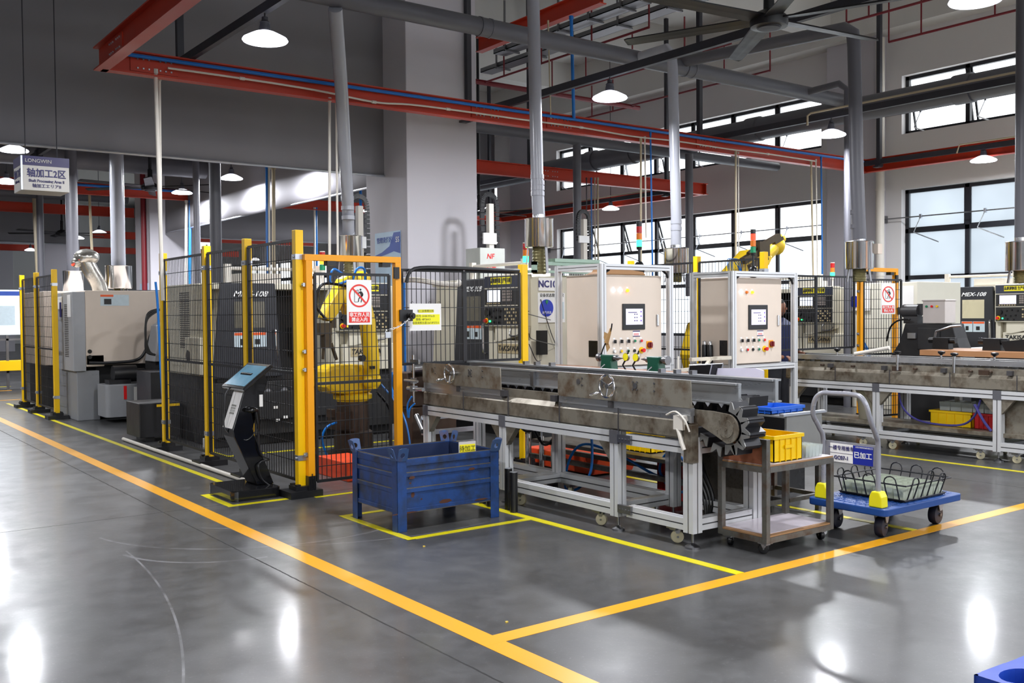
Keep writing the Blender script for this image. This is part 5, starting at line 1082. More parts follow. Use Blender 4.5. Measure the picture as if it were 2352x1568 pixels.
# ================================================================ CONVEYORS
sheet_m = M_('grimy_sheet_steel', '#8b8578', .42, .4, var=.12, dirt='#574b3d', dirtamt=.5, dirtscale=6, bump=.03)
guard_m = M_('stained_guard_plate', '#8d887c', .42, .45, var=.14, scale=5, dirt='#634c36', dirtamt=.48, dirtscale=6)
bright_m = M_('brushed_rail', '#a9abae', .3, .7, var=.08, stretch=(1, 1, 8), scale=3)
vblk_m = M_('v_block_dark', '#26262a', .4, .5, var=.2); vface_m = M_('v_block_face', '#8c8c8a', .35, .6, var=.15)
wheel_w = M_('cream_nylon', '#c9c0a0', .5, var=.06)
def caster(parent, x, y, ztop, r=.038, mt=None, rot=0., name='caster', wmat=None):
    c_, s_ = math.cos(rot), math.sin(rot); d = Vector((c_, s_, 0)); q = Vector((-s_, c_, 0))
    m = MB(); m.box((x, y, ztop-.006), (r*2, r*2, .012))
    for k in (-1, 1): m.prism([(-r*.5, r*.7), (r*.9, r*.7), (r*.5, -r*.25), (r*.05, -r*.25)], Vector((x, y, ztop-r*.7-.005))+q*(k*r*.55), d, Z_, q*(.003)) 
    m.box((x, y, ztop-.012-r*.12), (r*1.3, r*1.3, r*.3)); b = m.build(name, mt or steel, parent)
    ctr = Vector((x, y, r))+d*(r*.3)
    m = MB(); m.lathe([(0, -r*.42), (r*.7, -r*.42), (r*.93, -r*.38), (r, -r*.2), (r, r*.2), (r*.93, r*.38), (r*.7, r*.42), (0, r*.42)], ctr, q, 22); m.build('wheel', wmat or wheel_w, b)
    m = MB(); m.cyl(ctr-q*(r*.6), ctr+q*(r*.6), r*.16, 10); m.build('axle', steel, b)
def levelfoot(parent, x, y, z, r=.045):
    m = MB(); m.lathe([(0, 0), (r, 0), (r, .012), (r*.6, .022), (.014, .03), (.009, .034), (.009, z), (0, z)], (x, y, 0), Z_, 20); m.build('levelling_foot', steel, parent)
def vblock(m, c, w=.07, h=.05, dep=.035, d=Y_, up=Z_):
    """notched carrier block on the chain"""
    c = Vector(c); d = Vector(d); up = Vector(up); s = d.cross(up)
    m.prism([(-w*.42, 0), (w*.42, 0), (w/2, h), (w*.34, h), (0, h*.42), (-w*.34, h), (-w/2, h)], c-s*(dep/2), d, up, s*dep)
def handwheel(parent, x, y, z, r=.075):
    c = Vector((x, y, z)); m = MB(); m.tube([c+Y_*(r*math.cos(a))+Z_*(r*math.sin(a)) for a in [k*math.pi/14 for k in range(28)]], .008, 8, True)
    for k in range(3): a = k*2.094+.6; m.tube([c+X_*.012, c+Y_*(r*math.cos(a))+Z_*(r*math.sin(a))], .006, 6)
    m.cyl(c+X_*-.0, c+X_*.09, .018, 14)
    a = 3.6 if True else 0; p = c-Y_*(-r*.8)-Z_*(r*.6)+X_*-.0; m.cyl(p, p-X_*.02, .006, 8); m.lathe([(.006, 0), (.013, .02), (.011, .05), (.006, .07), (0, .074)], p-X_*.012, (-.75, .6, -.25), 12); return m.build('hand_wheel', chrome, parent)
def conveyor(lab, X, y0, y1, legs, zt, near=True):
    """chain conveyor running along y; front face at x=X, legs at the listed y"""
    t = thing('chain_conveyor', lab, 'conveyor', (X, 0, 0)); Dp = .62; W_ = .08
    for y in legs:
        for k, x in enumerate((W_/2, Dp-W_/2)):
            m = MB(); profile(m, (x, y, .10), (x, y, zt), W_); lg = m.build('leg', [alu_m, slot_m], t)
            if k == 0: MB().bb(-.003, y-W_/2-.002, zt-.088, W_*.2, y+W_/2+.002, zt+.003).build('end_cap', cap_m, lg)
            levelfoot(t, x, y, .11)
    for i in range(len(legs)-1):
        a, b = legs[i], legs[i+1]
        if a-b < .2: continue
        a -= W_/2; b += W_/2
        for x in (W_/2, Dp-W_/2):
            for z in (zt-W_/2, .15):
                m = MB(); profile(m, (x, a, z), (x, b, z), W_); m.build('rail', [alu_m, slot_m], t)
        for y in (a, b):
            m = MB(); profile(m, (W_, y+(-.0 if y == a else .0), .15), (Dp-W_, y, .15), .07); m.build('cross_rail', [alu_m, slot_m], t)
            s_ = -1 if y == a else 1
            MB().prism([(0, 0), (.13, 0), (0, -.15)], (.012, y, zt-W_), Y_*s_, Z_, (.05, 0, 0)).build('gusset', sheet_m, t)
        for yy in (a-.12, b+.16):
            caster(t, .05, yy, .11, .042, rot=-1.1)
            caster(t, Dp-.05, yy, .11, .042, rot=.6)
    # trough
    m = MB(); m.prism([(.03, zt+.0), (.01, zt+.015), (.01, zt+.115), (.05, zt+.15), (.05, zt+.215), (.075, zt+.215), (.075, zt+.13), (Dp-.075, zt+.13), (Dp-.075, zt+.215), (Dp-.05, zt+.215), (Dp-.05, zt+.15), (Dp-.01, zt+.115), (Dp-.01, zt+.015), (Dp-.03, zt)], (0, y0, 0), X_, Z_, (0, y1-y0, 0)); m.build('trough', sheet_m, t)
    m = MB(); n_ = max(2, int(abs(y1-y0)/.62))
    for k in range(1, n_): y = y0+(y1-y0)*k/n_; m.bb(.005, y-.004, zt+.0, .012, y+.004, zt+.16); m.bb(.004, y+.05, zt+.155, .05, y+.10, zt+.20)
    if m.v: m.build('seam', slot_m, t, kind='stuff')
    return t
ZT = .69
CV = conveyor('near chain conveyor with rust-stained guard plates and two hand wheels', 4.57, 7.46, 4.30, (7.42, 6.27, 4.97), ZT)
# second, slightly offset frame at the near end
for x in (.02, .60):
    m = MB(); profile(m, (x+.03, 4.29, .10), (x+.03, 4.29, ZT+.02), .085); m.build('leg', [alu_m, slot_m], CV); levelfoot(CV, x+.03, 4.29, .11, .05)
    for z in (ZT-.05, .15): m = MB(); profile(m, (x+.03, 4.86, z), (x+.03, 4.33, z), .075); m.build('rail', [alu_m, slot_m], CV)
m = MB(); profile(m, (.09, 4.29, .15), (.58, 4.29, .15), .075); m.build('cross_rail', [alu_m, slot_m], CV); m = MB(); profile(m, (.09, 4.29, ZT-.05), (.58, 4.29, ZT-.05), .075); m.build('cross_rail', [alu_m, slot_m], CV)
caster(CV, .07, 4.46, .11, .042, rot=-.6); caster(CV, .55, 4.46, .11, .042, rot=.4)
for z in (ZT-.05, .16): m = MB(); m.bb(-.006, 4.80, z-.025, .02, 4.93, z+.03); [m.cyl((-.012, y, z), (-.004, y, z), .008, 8) for y in (4.82, 4.85, 4.88, 4.91)]; m.build('joint_plate', steel, CV)
m = MB(); m.bb(-.01, 4.24, ZT-.14, .05, 4.31, ZT+.10); m.build('end_bracket', sheet_m, CV)
# guard plates with a lower flange and bolts
for a, b in ((7.46, 6.28), (5.57, 4.25)):
    m = MB(); ph = 1.065; m.prism([(0, .0), (a-b-.02, 0), (a-b, .02), (a-b, .15), (a-b-.02, .175), (0.01, .175)], (.0, b, .895), Y_, Z_, (.008, 0, 0)); p_ = m.build('guard_plate', guard_m, CV)
    m = MB(); m.bb(.01, b+.02, .845, .05, a, .893); m.bb(.02, b+.02, .80, .04, a, .845); m.build('lower_flange', bright_m, p_)
    yc = b+(a-b)*.52
    handwheel(CV, -.075, yc+.02, 1.0)
    m = MB()
    for dy in (-.16, -.2, -.36, .14, .17, .36): 
        for z in (.985, 1.035): m.cyl((-.006, yc+dy, z), (0, yc+dy, z), .007, 8)
    for dy in (-.18, .155, .40): m.cyl((-.004, yc+dy, 1.01), (0, yc+dy, 1.01), .02, 14)
    m.build('bolt', steel, p_)
# inner guide plate and rear channel
m = MB(); m.bb(.20, 4.05, .925, .215, 6.9, 1.05); m.bb(.18, 4.05, 1.04, .235, 6.9, 1.052); m.bb(.18, 4.045, .92, .235, 6.9, .93); m.bb(.195, 4.04, .92, .22, 4.055, 1.052); m.build('guide_plate', bright_m, CV)
m = MB(); m.bb(.50, 4.0, .93, .515, 7.45, 1.06); m.bb(.47, 4.0, 1.055, .56, 7.45, 1.068); m.bb(.47, 3.995, .92, .56, 7.45, .93); m.bb(.49, 3.99, .92, .52, 4.005, 1.068); m.build('guide_plate', bright_m, CV)
for y in (6.1, 5.75): MB().bb(.17, y-.02, .93, .2, y+.02, 1.04).build('bracket', steel, CV)
for y in (6.6, 6.45, 6.25, 5.0, 4.85, 4.7): MB().box((.50, y, 1.08), (.05, .03, .03)).build('bracket', steel, CV)
m = MB(); y = 4.12
while y < 7.4: vblock(m, (.34, y, .86), .085, .055, .16); y += .115
m.build('chain_block', vblk_m, CV, kind='stuff')
m = MB(); m.bb(.25, 4.1, .84, .45, 7.4, .862); m.build('chain', vblk_m, CV)
# sprocket head hanging off the near end
hc = Vector((.06, 4.01, .785)); R_ = .092
m = MB(); pts = [(.30, .885)]+[(hc.y+R_*math.cos(math.radians(a)), hc.z+R_*math.sin(math.radians(a))) for a in range(90, -150, -15)]
pts = [(4.30, .885), (4.12, .885)]+[(hc.y-R_*math.sin(math.radians(a)), hc.z+R_*math.cos(math.radians(a))) for a in range(0, 181, 15)]+[(4.10, .735), (4.26, .80), (4.30, .82)]
m.prism([(p[0], p[1]) for p in pts], (hc.x-.012, 0, 0), Y_, Z_, (.012, 0, 0)); sp_ = m.build('head_plate', sheet_m, CV, .002)
m = MB(); m.cyl(hc+X_*-.018, hc+X_*-.012, .055, 26); m.cyl(hc+X_*-.024, hc+X_*-.018, .012, 10)
for k in range(8): a = k*math.pi/4; m.cyl(hc+X_*-.020+Y_*(.042*math.cos(a))+Z_*(.042*math.sin(a)), hc+X_*-.017+Y_*(.042*math.cos(a))+Z_*(.042*math.sin(a)), .004, 8)
for k in range(6): a = k*.9-2; m.cyl(hc+X_*-.018+Y_*(.075*math.cos(a))+Z_*(.075*math.sin(a)), hc+X_*-.011+Y_*(.075*math.cos(a))+Z_*(.075*math.sin(a)), .004, 8)
m.build('bearing_cover', sheet_m, sp_)
m = MB(); m.lathe([(0, 0), (.085, 0), (.085, .03), (.07, .04), (.07, .12), (.085, .13), (.085, .15), (0, .15)], hc+X_*.005, X_, 26); m.build('sprocket', vblk_m, CV)
m = MB(); m.m = 0
for k, (a, yy) in enumerate(((150, 0), (120, 0), (90, 0), (62, 0), (35, 0), (5, 0), (-25, 0), (-55, 0), (-82, 0), (-108, 0), (-130, 0), (-150, 0))):
    d_ = Vector((0, math.cos(math.radians(180-a)), math.sin(math.radians(180-a)))) if False else Vector((0, -math.sin(math.radians(a-90+90)), math.cos(math.radians(a-90+90))))
for a in (20, 52, 84, 116, 148, 175):
    r_ = math.radians(a); out = Vector((0, -math.sin(r_), math.cos(r_))); tan = Vector((0, math.cos(r_), math.sin(r_)))
    m.m = 0; vblock(m, hc+X_*.085+out*.10, .088, .062, .14, tan, out); m.m = 1; vblock(m, hc+X_*.01+out*.10, .086, .060, .008, tan, out)
for k, y in enumerate((4.10, 4.21, 4.32)):
    m.m = 0; vblock(m, Vector((.145, y, .675+.05*k)), .088, .062, .14, (0, .95, .3), (0, .3, -.95)); m.m = 1; vblock(m, Vector((.072, y, .675+.05*k)), .086, .060, .008, (0, .95, .3), (0, .3, -.95))
for y in (4.14, 4.04): m.m = 0; vblock(m, Vector((.34, y, .905)), .085, .062, .18); m.m = 1; vblock(m, Vector((.245, y, .905)), .083, .06, .008)
m.build('carrier_block', [vblk_m, vface_m], CV, kind='stuff')
m = MB(); m.box((.0, 4.34, .80), (.06, .08, .09)); m.tube(smooth_path([(-.01, 4.38, .80), (-.02, 4.34, .74), (-.02, 4.32, .68), (-.015, 4.30, .63)], 4), .014, 8); m.tube(smooth_path([(-.02, 4.45, .84), (-.03, 4.36, .87), (-.03, 4.28, .82), (-.02, 4.25, .75)], 4), .006, 6); m.build('sensor_cable', white_pvc, CV)
# pneumatic fixture at the far end of the near conveyor
t = thing('clamp_stand', 'steel rod stand with cross clamps at the left end of the near conveyor', 'clamp stand', (4.50, 7.50, .72))
m = MB(); m.cyl((0, 0, 0), (0, 0, .42), .011, 10); m.cyl((-.02, -.1, .19), (-.02, .12, .19), .012, 10); m.cyl((.0, -.16, .12), (0, .1, .12), .018, 10); m.box((0, 0, .19), (.04, .04, .05)); m.box((0, -.03, .36), (.02, .14, .04)); m.box((0, 0, .12), (.05, .05, .05)); m.build('rod', chrome, t)
m = MB()
for k in range(3): m.tube(smooth_path([(-.0, .42-.02*k, .25), (-.02, .35, .1-.03*k), (-.04, .12, -.12), (-.03, .05, -.28), (-.02, .02, -.5)], 6), .008, 6)
m.tube(smooth_path([(-.02, .0, .05), (-.03, .06, -.03), (-.03, .05, -.14)], 4), .008, 6); m.tube(smooth_path([(-.0, -.02, -.01), (-.03, .02, -.06), (-.03, .04, -.14)], 4), .008, 6)
m.build('air_hose', blue_m, t)
t = thing('drive_unit', 'oily geared drive unit between the gate and the near conveyor', 'drive unit', (4.75, 7.95, 0))
m = MB(); m.bb(0, .0, .2, .5, .35, .62); m.bb(-.02, .05, .62, .35, .25, .95); m.cyl((.2, -.05, .80), (.2, -.22, .80), .07, 16); m.build('housing', rust_m, t, .01)
m = MB(); m.cyl((.1, .1, .95), (.1, -.25, .98), .05, 14); m.bb(.1, 0, 0, .2, .3, .2); m.bb(.35, 0, 0, .45, .3, .2); m.build('motor', knob_b, t)
m = MB(); m.cyl((.0, -.08, .55), (-.05, -.28, .43), .028, 10); m.cyl((-.02, -.1, .98), (.1, -.25, 1.0), .02, 8); m.build('cylinder', steel, t)
m = MB()
for z in (.25, .38, .52): m.bb(.0, -.2, z, .6, -.16, z+.04)
m.build('guide_bar', galv, t)
CV2 = conveyor('far chain conveyor with grey trough and black clamping knobs', 9.57, 7.4, .6, (7.3, 6.2, 4.87, 3.55, 2.2, .7), .70)
m = MB(); m.bb(.12, .7, .935, .14, 7.4, .985); m.bb(.12, .7, .985, .2, 7.4, .99); m.bb(.40, .7, .985, .50, 7.4, .99); m.build('guide_plate', bright_m, CV2)
m = MB(); y = .8
while y < 7.3: vblock(m, (.26, y, .905), .09, .05, .12); y += .14
m.m = 1; m.bb(.2, .7, .89, .34, 7.35, .905); m.build('chain_block', [vface_m, vblk_m], CV2, kind='stuff')
for y, hgt in ((6.9, 0), (5.93, 1), (5.62, 0), (5.30, 1), (5.05, 0), (4.3, 1)):
    m = MB(); x = -.02 if hgt else .3; m.cyl((x, y, .86 if hgt else .98), (x, y, 1.03), .016 if hgt else .01, 12); rod_ = m.build('clamp_rod', chrome, CV2)
    m = MB(); m.lathe([(.012, 1.02), (.02, 1.03), (.04, 1.042), (.04, 1.06), (.02, 1.065), (0, 1.067)], (x, y, 0), Z_, 5); m.build('knob', knob_b, rod_)
m = MB()
for y in (6.9, 6.5, 5.75, 5.15, 4.95): m.cyl((-.004, y, .88), (.05, y, .88), .013, 10)
for y in (5.95, 5.0): m.bb(-.012, y-.05, .85, .01, y+.05, .90)
m.build('bolt', rust_m, CV2)
tag(MB().cyl((9.7, 6.55, 1.012), (9.75, 6.15, 1.09), .022, 12).build('pipe_offcut', white_pvc), 'short white tube lying on the far conveyor', 'tube')
# ================================================================ BLUE BIN
bin_m = M_('chipped_blue_paint', '#183f7c', .42, var=.18, scale=5, dirt='#1a2740', dirtamt=.5, dirtscale=6)
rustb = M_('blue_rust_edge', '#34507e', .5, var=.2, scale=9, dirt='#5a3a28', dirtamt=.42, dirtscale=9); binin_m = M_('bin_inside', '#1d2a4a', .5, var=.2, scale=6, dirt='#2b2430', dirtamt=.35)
t = thing('metal_bin', 'dark blue stackable metal bin standing inside the yellow frame line', 'bin', (3.365, 5.84, 0)); BW, BD, BH = .86, .66, .50; Z0 = .14
m = MB(); tk = .004
for (x0, y0_, x1, y1_) in ((.02, .012, BW-.02, .016), (.02, BD-.016, BW-.02, BD-.012), (.012, .02, .016, BD-.02), (BW-.016, .02, BW-.012, BD-.02)): m.bb(x0, y0_, Z0, x1, y1_, BH)
m.bb(.015, .015, Z0, BW-.015, BD-.015, Z0+.006); m.build('wall', bin_m, t)
m = MB()
for z0_, z1_, o in ((.452, .50, .008), (.375, .405, .009), (.265, .295, .009), (Z0-.012, Z0+.018, .006)):
    m.bb(.05, .012-o, z0_, BW-.05, .012, z1_); m.bb(.05, BD-.012, z0_, BW-.05, BD-.012+o, z1_); m.bb(.012-o, .05, z0_, .012, BD-.05, z1_); m.bb(BW-.012, .05, z0_, BW-.012+o, BD-.05, z1_)
m.build('rib', bin_m, t, .003)
m = MB()
for z0_, o in ((.405, .0095), (.295, .0095), (.50, .006), (Z0-.014, .0065)):
    m.bb(.05, .012-o, z0_, BW-.05, .012-.001, z0_+.005); m.bb(.012-o, .05, z0_, .012-.001, BD-.05, z0_+.005); m.bb(BW-.012, .05, z0_, BW-.008, BD-.05, z0_+.005); m.bb(.05, BD-.012, z0_, BW-.05, BD-.006, z0_+.005)
m.build('worn_edge', M_('bare_worn_steel', '#6f6a60', .4, .6, var=.3, scale=20, dirt='#5a3a28', dirtamt=.4), t)
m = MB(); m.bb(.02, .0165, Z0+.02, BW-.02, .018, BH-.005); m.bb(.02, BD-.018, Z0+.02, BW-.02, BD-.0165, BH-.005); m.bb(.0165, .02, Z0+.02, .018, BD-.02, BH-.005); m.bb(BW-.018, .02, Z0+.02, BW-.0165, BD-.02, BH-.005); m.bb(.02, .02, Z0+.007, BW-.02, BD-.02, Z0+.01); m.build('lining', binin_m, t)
for cx, cy_, sx, sy in ((0, 0, 1, 1), (BW, 0, -1, 1), (0, BD, 1, -1), (BW, BD, -1, -1)):
    m = MB(); w = .075; k = .005
    m.bb(cx, cy_, 0, cx+sx*w, cy_+sy*k, BH); m.bb(cx, cy_, 0, cx+sx*k, cy_+sy*w, BH)
    lg = m.build('corner_post', bin_m, t, .002)
    # flared stacking ear with a round hole: ring of plate around the hole
    for u_, n_ in ((X_*sx, Y_*(-sy)), (Y_*sy, X_*(-sx))):
        m = MB(); o = Vector((cx, cy_, BH-.01)); hc2 = .042; rh = .018; hh_ = .085; N_ = 16; outer = []; inner = []
        for i in range(N_):
            a = 2*math.pi*i/N_; ca, sa = math.cos(a), math.sin(a); inner.append((hc2*.9+rh*ca, hh_*.5+rh*sa)); q_ = 1/max(abs(ca)/.04, abs(sa)/.046); outer.append((.04+q_*ca, .046+q_*sa))
        vs = []
        for thk in (0, .005):
            for lst in (inner, outer):
                for (a, b) in lst: vs.append(o+u_*(a-.002)+Z_*b+n_*(b*.32+thk))
        fs = []
        for i in range(N_):
            j = (i+1) % N_; fs += [(i, j, N_+j, N_+i), (2*N_+i, 3*N_+i, 3*N_+j, 2*N_+j), (i, 2*N_+i, 2*N_+j, j), (N_+i, N_+j, 3*N_+j, 3*N_+i)]
        m.add(vs, fs); m.build('stacking_ear', rustb, lg)
m = MB()
for x, z, w, h in ((.12, .37, .05, .02), (.11, .33, .02, .012), (.13, .25, .03, .045), (.62, .38, .06, .02), (.4, .172, .11, .028), (.06, .13, .22, .012), (.2, .21, .015, .012), (.7, .15, .12, .014)):
    m.prism([(-w/2, 0), (-w*.2, h/2), (w*.3, h*.45), (w/2, -h*.1), (w*.1, -h/2), (-w*.4, -h*.4)], (x, .0023 if .365 < z < .41 or z < .16 else .0118, z), X_, Z_, (0, -.0006, 0))
m.build('rust_patch', M_('rust', '#4c2a1a', .8, var=.3, scale=20), t)
t = thing('placard', 'yellow placard in a clear holder standing in the blue bin', 'placard', (4.04, 5.98, .435), -.12)
MB().bb(-.07, -.003, -.0, .07, .003, .125).build('clear_holder', M_('clear_acrylic', '#c9c4c0', .2, var=.05), t); MB().bb(-.064, -.005, -.0, .064, -.003, .105).build('yellow_card', lab_y, t)
text('待加工', .046, (0, -.006, .072), X_, Z_, ink_blk, t, thick=.0004)
MB().bb(-.06, -.006, -.255, .06, .012, .0).build('backing', binin_m, t)
# black tubes
for i, (x, y, z, lab) in enumerate(((4.445, 6.02, .315, 'left one of two upright black tubes beside the near conveyor leg'), (4.405, 5.90, .305, 'right one of two upright black tubes beside the near conveyor leg'), (4.43, 6.35, .16, 'short black tube behind the right corner of the blue bin'), (4.40, 6.2, .15, 'short black tube nearer the right corner post of the blue bin'))):
    t = thing('black_tube', lab, 'tube', (x, y, 0), 0, 'upright black tubes'); MB().cyl((0, 0, 0), (0, 0, z), .03, 20).build('tube', black_m, t); MB().cyl((0, 0, z), (0, 0, z+.003), .0302, 20).build('end_face', galv, t)
# ================================================================ STEEL CART
cart_m = M_('scuffed_cart_steel', '#6e6d69', .4, .55, var=.15, dirt='#5a4636', dirtamt=.47, dirtscale=8)
t = thing('steel_cart', 'steel frame cart with a white lower shelf standing at the conveyor end', 'cart', (4.81, 3.86, 0)); CW, CD, w = .68, .39, .036
for x, y, h in ((0, 0, .715), (CW-w, 0, .545), (0, CD-w, .715), (CW-w, CD-w, .545)): m = MB(); m.bb(x, y, .075, x+w, y+w, h); m.build('post', cart_m, t, .002)
m = MB()
for z in (.545, .11): m.bb(w, 0, z-w, CW-w, w*.9, z); m.bb(w, CD-w, z-w, CW-w, CD, z); m.bb(0, w, z-w, w*.9, CD-w, z); m.bb(CW-w, w, z-w, CW, CD-w, z)
m.build('frame_rail', cart_m, t, kind='stuff'); MB().bb(0, w, .68, w*.9, CD-w, .715).build('top_rail', cart_m, t)
MB().bb(.004, .004, .546, CW-.004, CD-.004, .556).build('plywood_top', M_('plywood_edge', '#a07a54', .6, var=.2, scale=12, stretch=(1, 1, 8)), t)
MB().bb(.006, .006, .5562, CW-.006, CD-.006, .558).build('top_sheet', M_('greyish_laminate', '#bdb4b8', .35, var=.06, dirt='#8a8286', dirtamt=.25), t)
MB().bb(.012, .03, .558, .022, CD-.03, .682).build('plywood_side', M_('red_plywood', '#8c5238', .6, var=.2, scale=3, stretch=(4, 1, 14), dirt='#5c3524', dirtamt=.3), t)
MB().bb(.004, .004, .111, CW-.004, CD-.004, .121).build('shelf_ply', MATS['plywood_edge'], t)
MB().bb(.04, .04, .1212, CW-.006, CD-.006, .124).build('shelf_sheet', M_('white_laminate', '#d6cdd6', .22, var=.05, dirt='#a89ea6', dirtamt=.2), t)
for x, y, r_ in ((.05, .05, 2.2), (CW-.05, .06, 1.2), (.05, CD-.06, .4), (CW-.06, CD-.06, 2.8)): caster(t, x, y, .076, .033, rot=r_, wmat=knob_b, mt=steel)
ycr = M_('yellow_crate', '#f5c800', .35, var=.04)
def crate(name_lab, loc, w_, d_, h_, mt_, rz=0, cat='crate', ribs=5):
    t = thing('plastic_crate', name_lab, cat, loc, rz); k = .006; m = MB()
    m.bb(0, 0, 0, w_, d_, .005)
    for a in ((0, 0, w_, k), (0, d_-k, w_, d_), (0, 0, k, d_), (w_-k, 0, w_, d_)): m.bb(a[0], a[1], 0, a[2], a[3], h_)
    m.build('tub', mt_, t)
    m = MB(); m.bb(-.01, -.01, h_-.022, w_+.01, .002, h_); m.bb(-.01, d_-.002, h_-.022, w_+.01, d_+.01, h_); m.bb(-.01, 0, h_-.022, .002, d_, h_); m.bb(w_-.002, 0, h_-.022, w_+.01, d_, h_)
    for i in range(1, ribs):
        x = w_*i/ribs; m.bb(x-.003, -.007, 0, x+.003, .0, h_); y = d_*i/ribs; m.bb(-.007, y-.003, 0, 0, y+.003, h_)
    m.bb(w_*.35, -.012, h_*.5, w_*.65, -.004, h_*.62); m.build('rim', mt_, t); return t
crate('bright yellow plastic crate on the steel cart top', (4.93, 3.90, .559), .28, .33, .165, ycr)
clear_m = M_('clear_tray_plastic', '#c9d2cf', .12, var=.05, alpha=.45, spec=.8); tray_m = M_('milky_tray_plastic', '#b9c0b0', .2, var=.12, scale=30, spec=.7, alpha=.85)
def tray(name_lab, loc, w_, d_, h_, nx, ny, mt_, rz=0, group=None):
    t = thing('parts_tray', name_lab, 'tray', loc, rz, group); m = MB()
    for i in range(nx):
        for j in range(ny):
            x0, y0_, x1, y1_ = w_*i/nx, d_*j/ny, w_*(i+1)/nx, d_*(j+1)/ny; g = .006
            a = [(x0+g, y0_+g, 0), (x1-g, y0_+g, 0), (x1-g, y1_-g, 0), (x0+g, y1_-g, 0), (x0+.001, y0_+.001, h_), (x1-.001, y0_+.001, h_), (x1-.001, y1_-.001, h_), (x0+.001, y1_-.001, h_)]
            m.add(a, [(0, 1, 2, 3), (0, 4, 5, 1), (1, 5, 6, 2), (2, 6, 7, 3), (3, 7, 4, 0)])
    m.build('tray', mt_, t); return t
tray('clear plastic tray lying right of the yellow crate on the cart', (5.25, 3.90, .559), .18, .15, .075, 5, 2, clear_m)
tray('second clear tray behind the yellow crate on the cart', (5.24, 4.07, .559), .2, .15, .05, 5, 2, clear_m)
tag(MB().cyl((5.235, 3.92, .59), (5.235, 4.0, .59), .03, 14).build('tape_roll', chrome), 'small shiny roll beside the yellow crate', 'roll')
# ================================================================ PLATFORM TROLLEY
tb = M_('trolley_blue', '#184488', .4, var=.08, dirt='#2c4a78', dirtamt=.2); hg = M_('handle_grey', '#9a9ba4', .3, .3, var=.04)
t = thing('platform_trolley', 'blue platform trolley with a bent grey push handle and white sign', 'trolley', (5.68, 3.61, 0)); TW, TD = .95, .60
m = MB(); m.prism([(x+TW/2, y+TD/2) for x, y in rr(TW, TD, .04)], (0, 0, .165), X_, Y_, (0, 0, .048)); m.build('deck', tb, t, .006)
m = MB()
for i in range(22):
    for j in range(13):
        x, y = .06+i*.04, .06+j*.04; m.bar((x-.009, y-.005 if (i+j) % 2 else y+.005, .214), (x+.009, y+.005 if (i+j) % 2 else y-.005, .214), .006, .003)
m.build('tread_pattern', tb, t, kind='stuff')
m = MB(); hp = [(.06, .51, .2), (.06, .51, .60), (.02, .515, .70), (-.05, .515, .80), (-.06, .49, .90), (-.055, .44, .945), (-.055, .36, .95), (-.055, .20, .95), (-.055, .14, .935), (-.055, .10, .88), (-.03, .085, .78), (.03, .085, .68), (.06, .09, .60), (.06, .09, .2)]
m.tube(smooth_path(hp, 6), .0165, 14); m.build('handle', hg, t)
for y in (.51, .09): m = MB(); m.prism([(-.05, 0), (.05, 0), (.045, .07), (.028, .105), (-.028, .105), (-.045, .07)], (.025, y, .213), Y_, Z_, (.075, 0, 0)); m.build('handle_socket', M_('socket_yellow', '#e8dc14', .4) if 'socket_yellow' not in MATS else MATS['socket_yellow'], t, .008)
m = MB(); m.bb(.062, .10, .47, .07, .50, .615); pl = m.build('sign_plate', hg, t, .003)
MB().bb(.058, .125, .475, .062, .455, .60).build('white_sign', pap, t)
MB().bb(.055, .125, .475, .059, .275, .60).build('blue_field', ink_blue if False else M_('sign_blue', '#1a2a96', .4), t)
MB().bb(.056, .275, .536, .0578, .455, .5375).build('divider', ink_blue, t)
text('一楼专用推车', .033, (.0545, .365, .570), -Y_, Z_, ink_blue, t, thick=.0004, bold=.015); text('GC07-1', .035, (.0545, .365, .505), -Y_, Z_, ink_blue, t, thick=.0004, bold=.025)
text('已加工', .046, (.0535, .20, .535), -Y_, Z_, btn_w, t, thick=.0004, bold=.02); text('东莞市精密机械有限公司', .012, (.0535, .19, .589), -Y_, Z_, btn_w, t, thick=.0003)
for x, y, r_, big in ((.17, .13, .25, 1), (.82, .12, .1, 1), (.17, .48, .1, 1), (.82, .48, .2, 1)): caster(t, x, y, .166, .068, rot=r_+math.pi, wmat=M_('navy_rubber', '#17182a', .5) if 'navy_rubber' not in MATS else MATS['navy_rubber'], mt=galv)
# wire basket with milky trays
bx, by, bz, bw, bd = 5.985, 3.665, .2175, .50, .49
t = thing('wire_basket', 'black wire basket on the blue trolley holding milky trays', 'basket', (bx, by, bz)); fl_ = .03
def ringpts(z, o, r=.0): return [(-o, -o, z), (bw+o, -o, z), (bw+o, bd+o, z), (-o, bd+o, z)]
m = MB()
for z, o, r_ in ((.006, .0, .006), (.012, .006, .004), (.115, fl_, .0055)):
    P = ringpts(z, o); 
    for i in range(4): m.cyl(P[i], P[(i+1) % 4], r_, 8)
m.build('ring_wire', wire_m, t)
m = MB(); m.bb(0, 0, 0, bw, bd, .003); m.build('base_sheet', wire_m, t)
def loop(m, a, b, u, n_, h, r_=.0048):
    a = Vector(a); b = Vector(b); n_ = Vector(n_); k = (b-a).length/2; mid = (a+b)/2
    top = [mid+Vector(u)*(k*math.cos(math.radians(t_)))*-1+Z_*(h+k*math.sin(math.radians(t_))*.9)+n_*(fl_*(h+.02)/.115+.006) for t_ in range(0, 181, 30)]
    m.tube([a]+top+[b], r_, 6)
m = MB()
for k in range(3):
    x = .03+k*.165; loop(m, (x, 0, .0), (x+.075, 0, 0), X_, -Y_, .13 if k != 1 else .165); loop(m, (x, bd, .0), (x+.075, bd, 0), X_, Y_, .13)
    y = .03+k*.16; loop(m, (0, y, 0), (0, y+.09, 0), Y_, -X_, .13); loop(m, (bw, y, 0), (bw, y+.09, 0), Y_, X_, .13)
m.build('loop_wire', wire_m, t)
k_ = 0
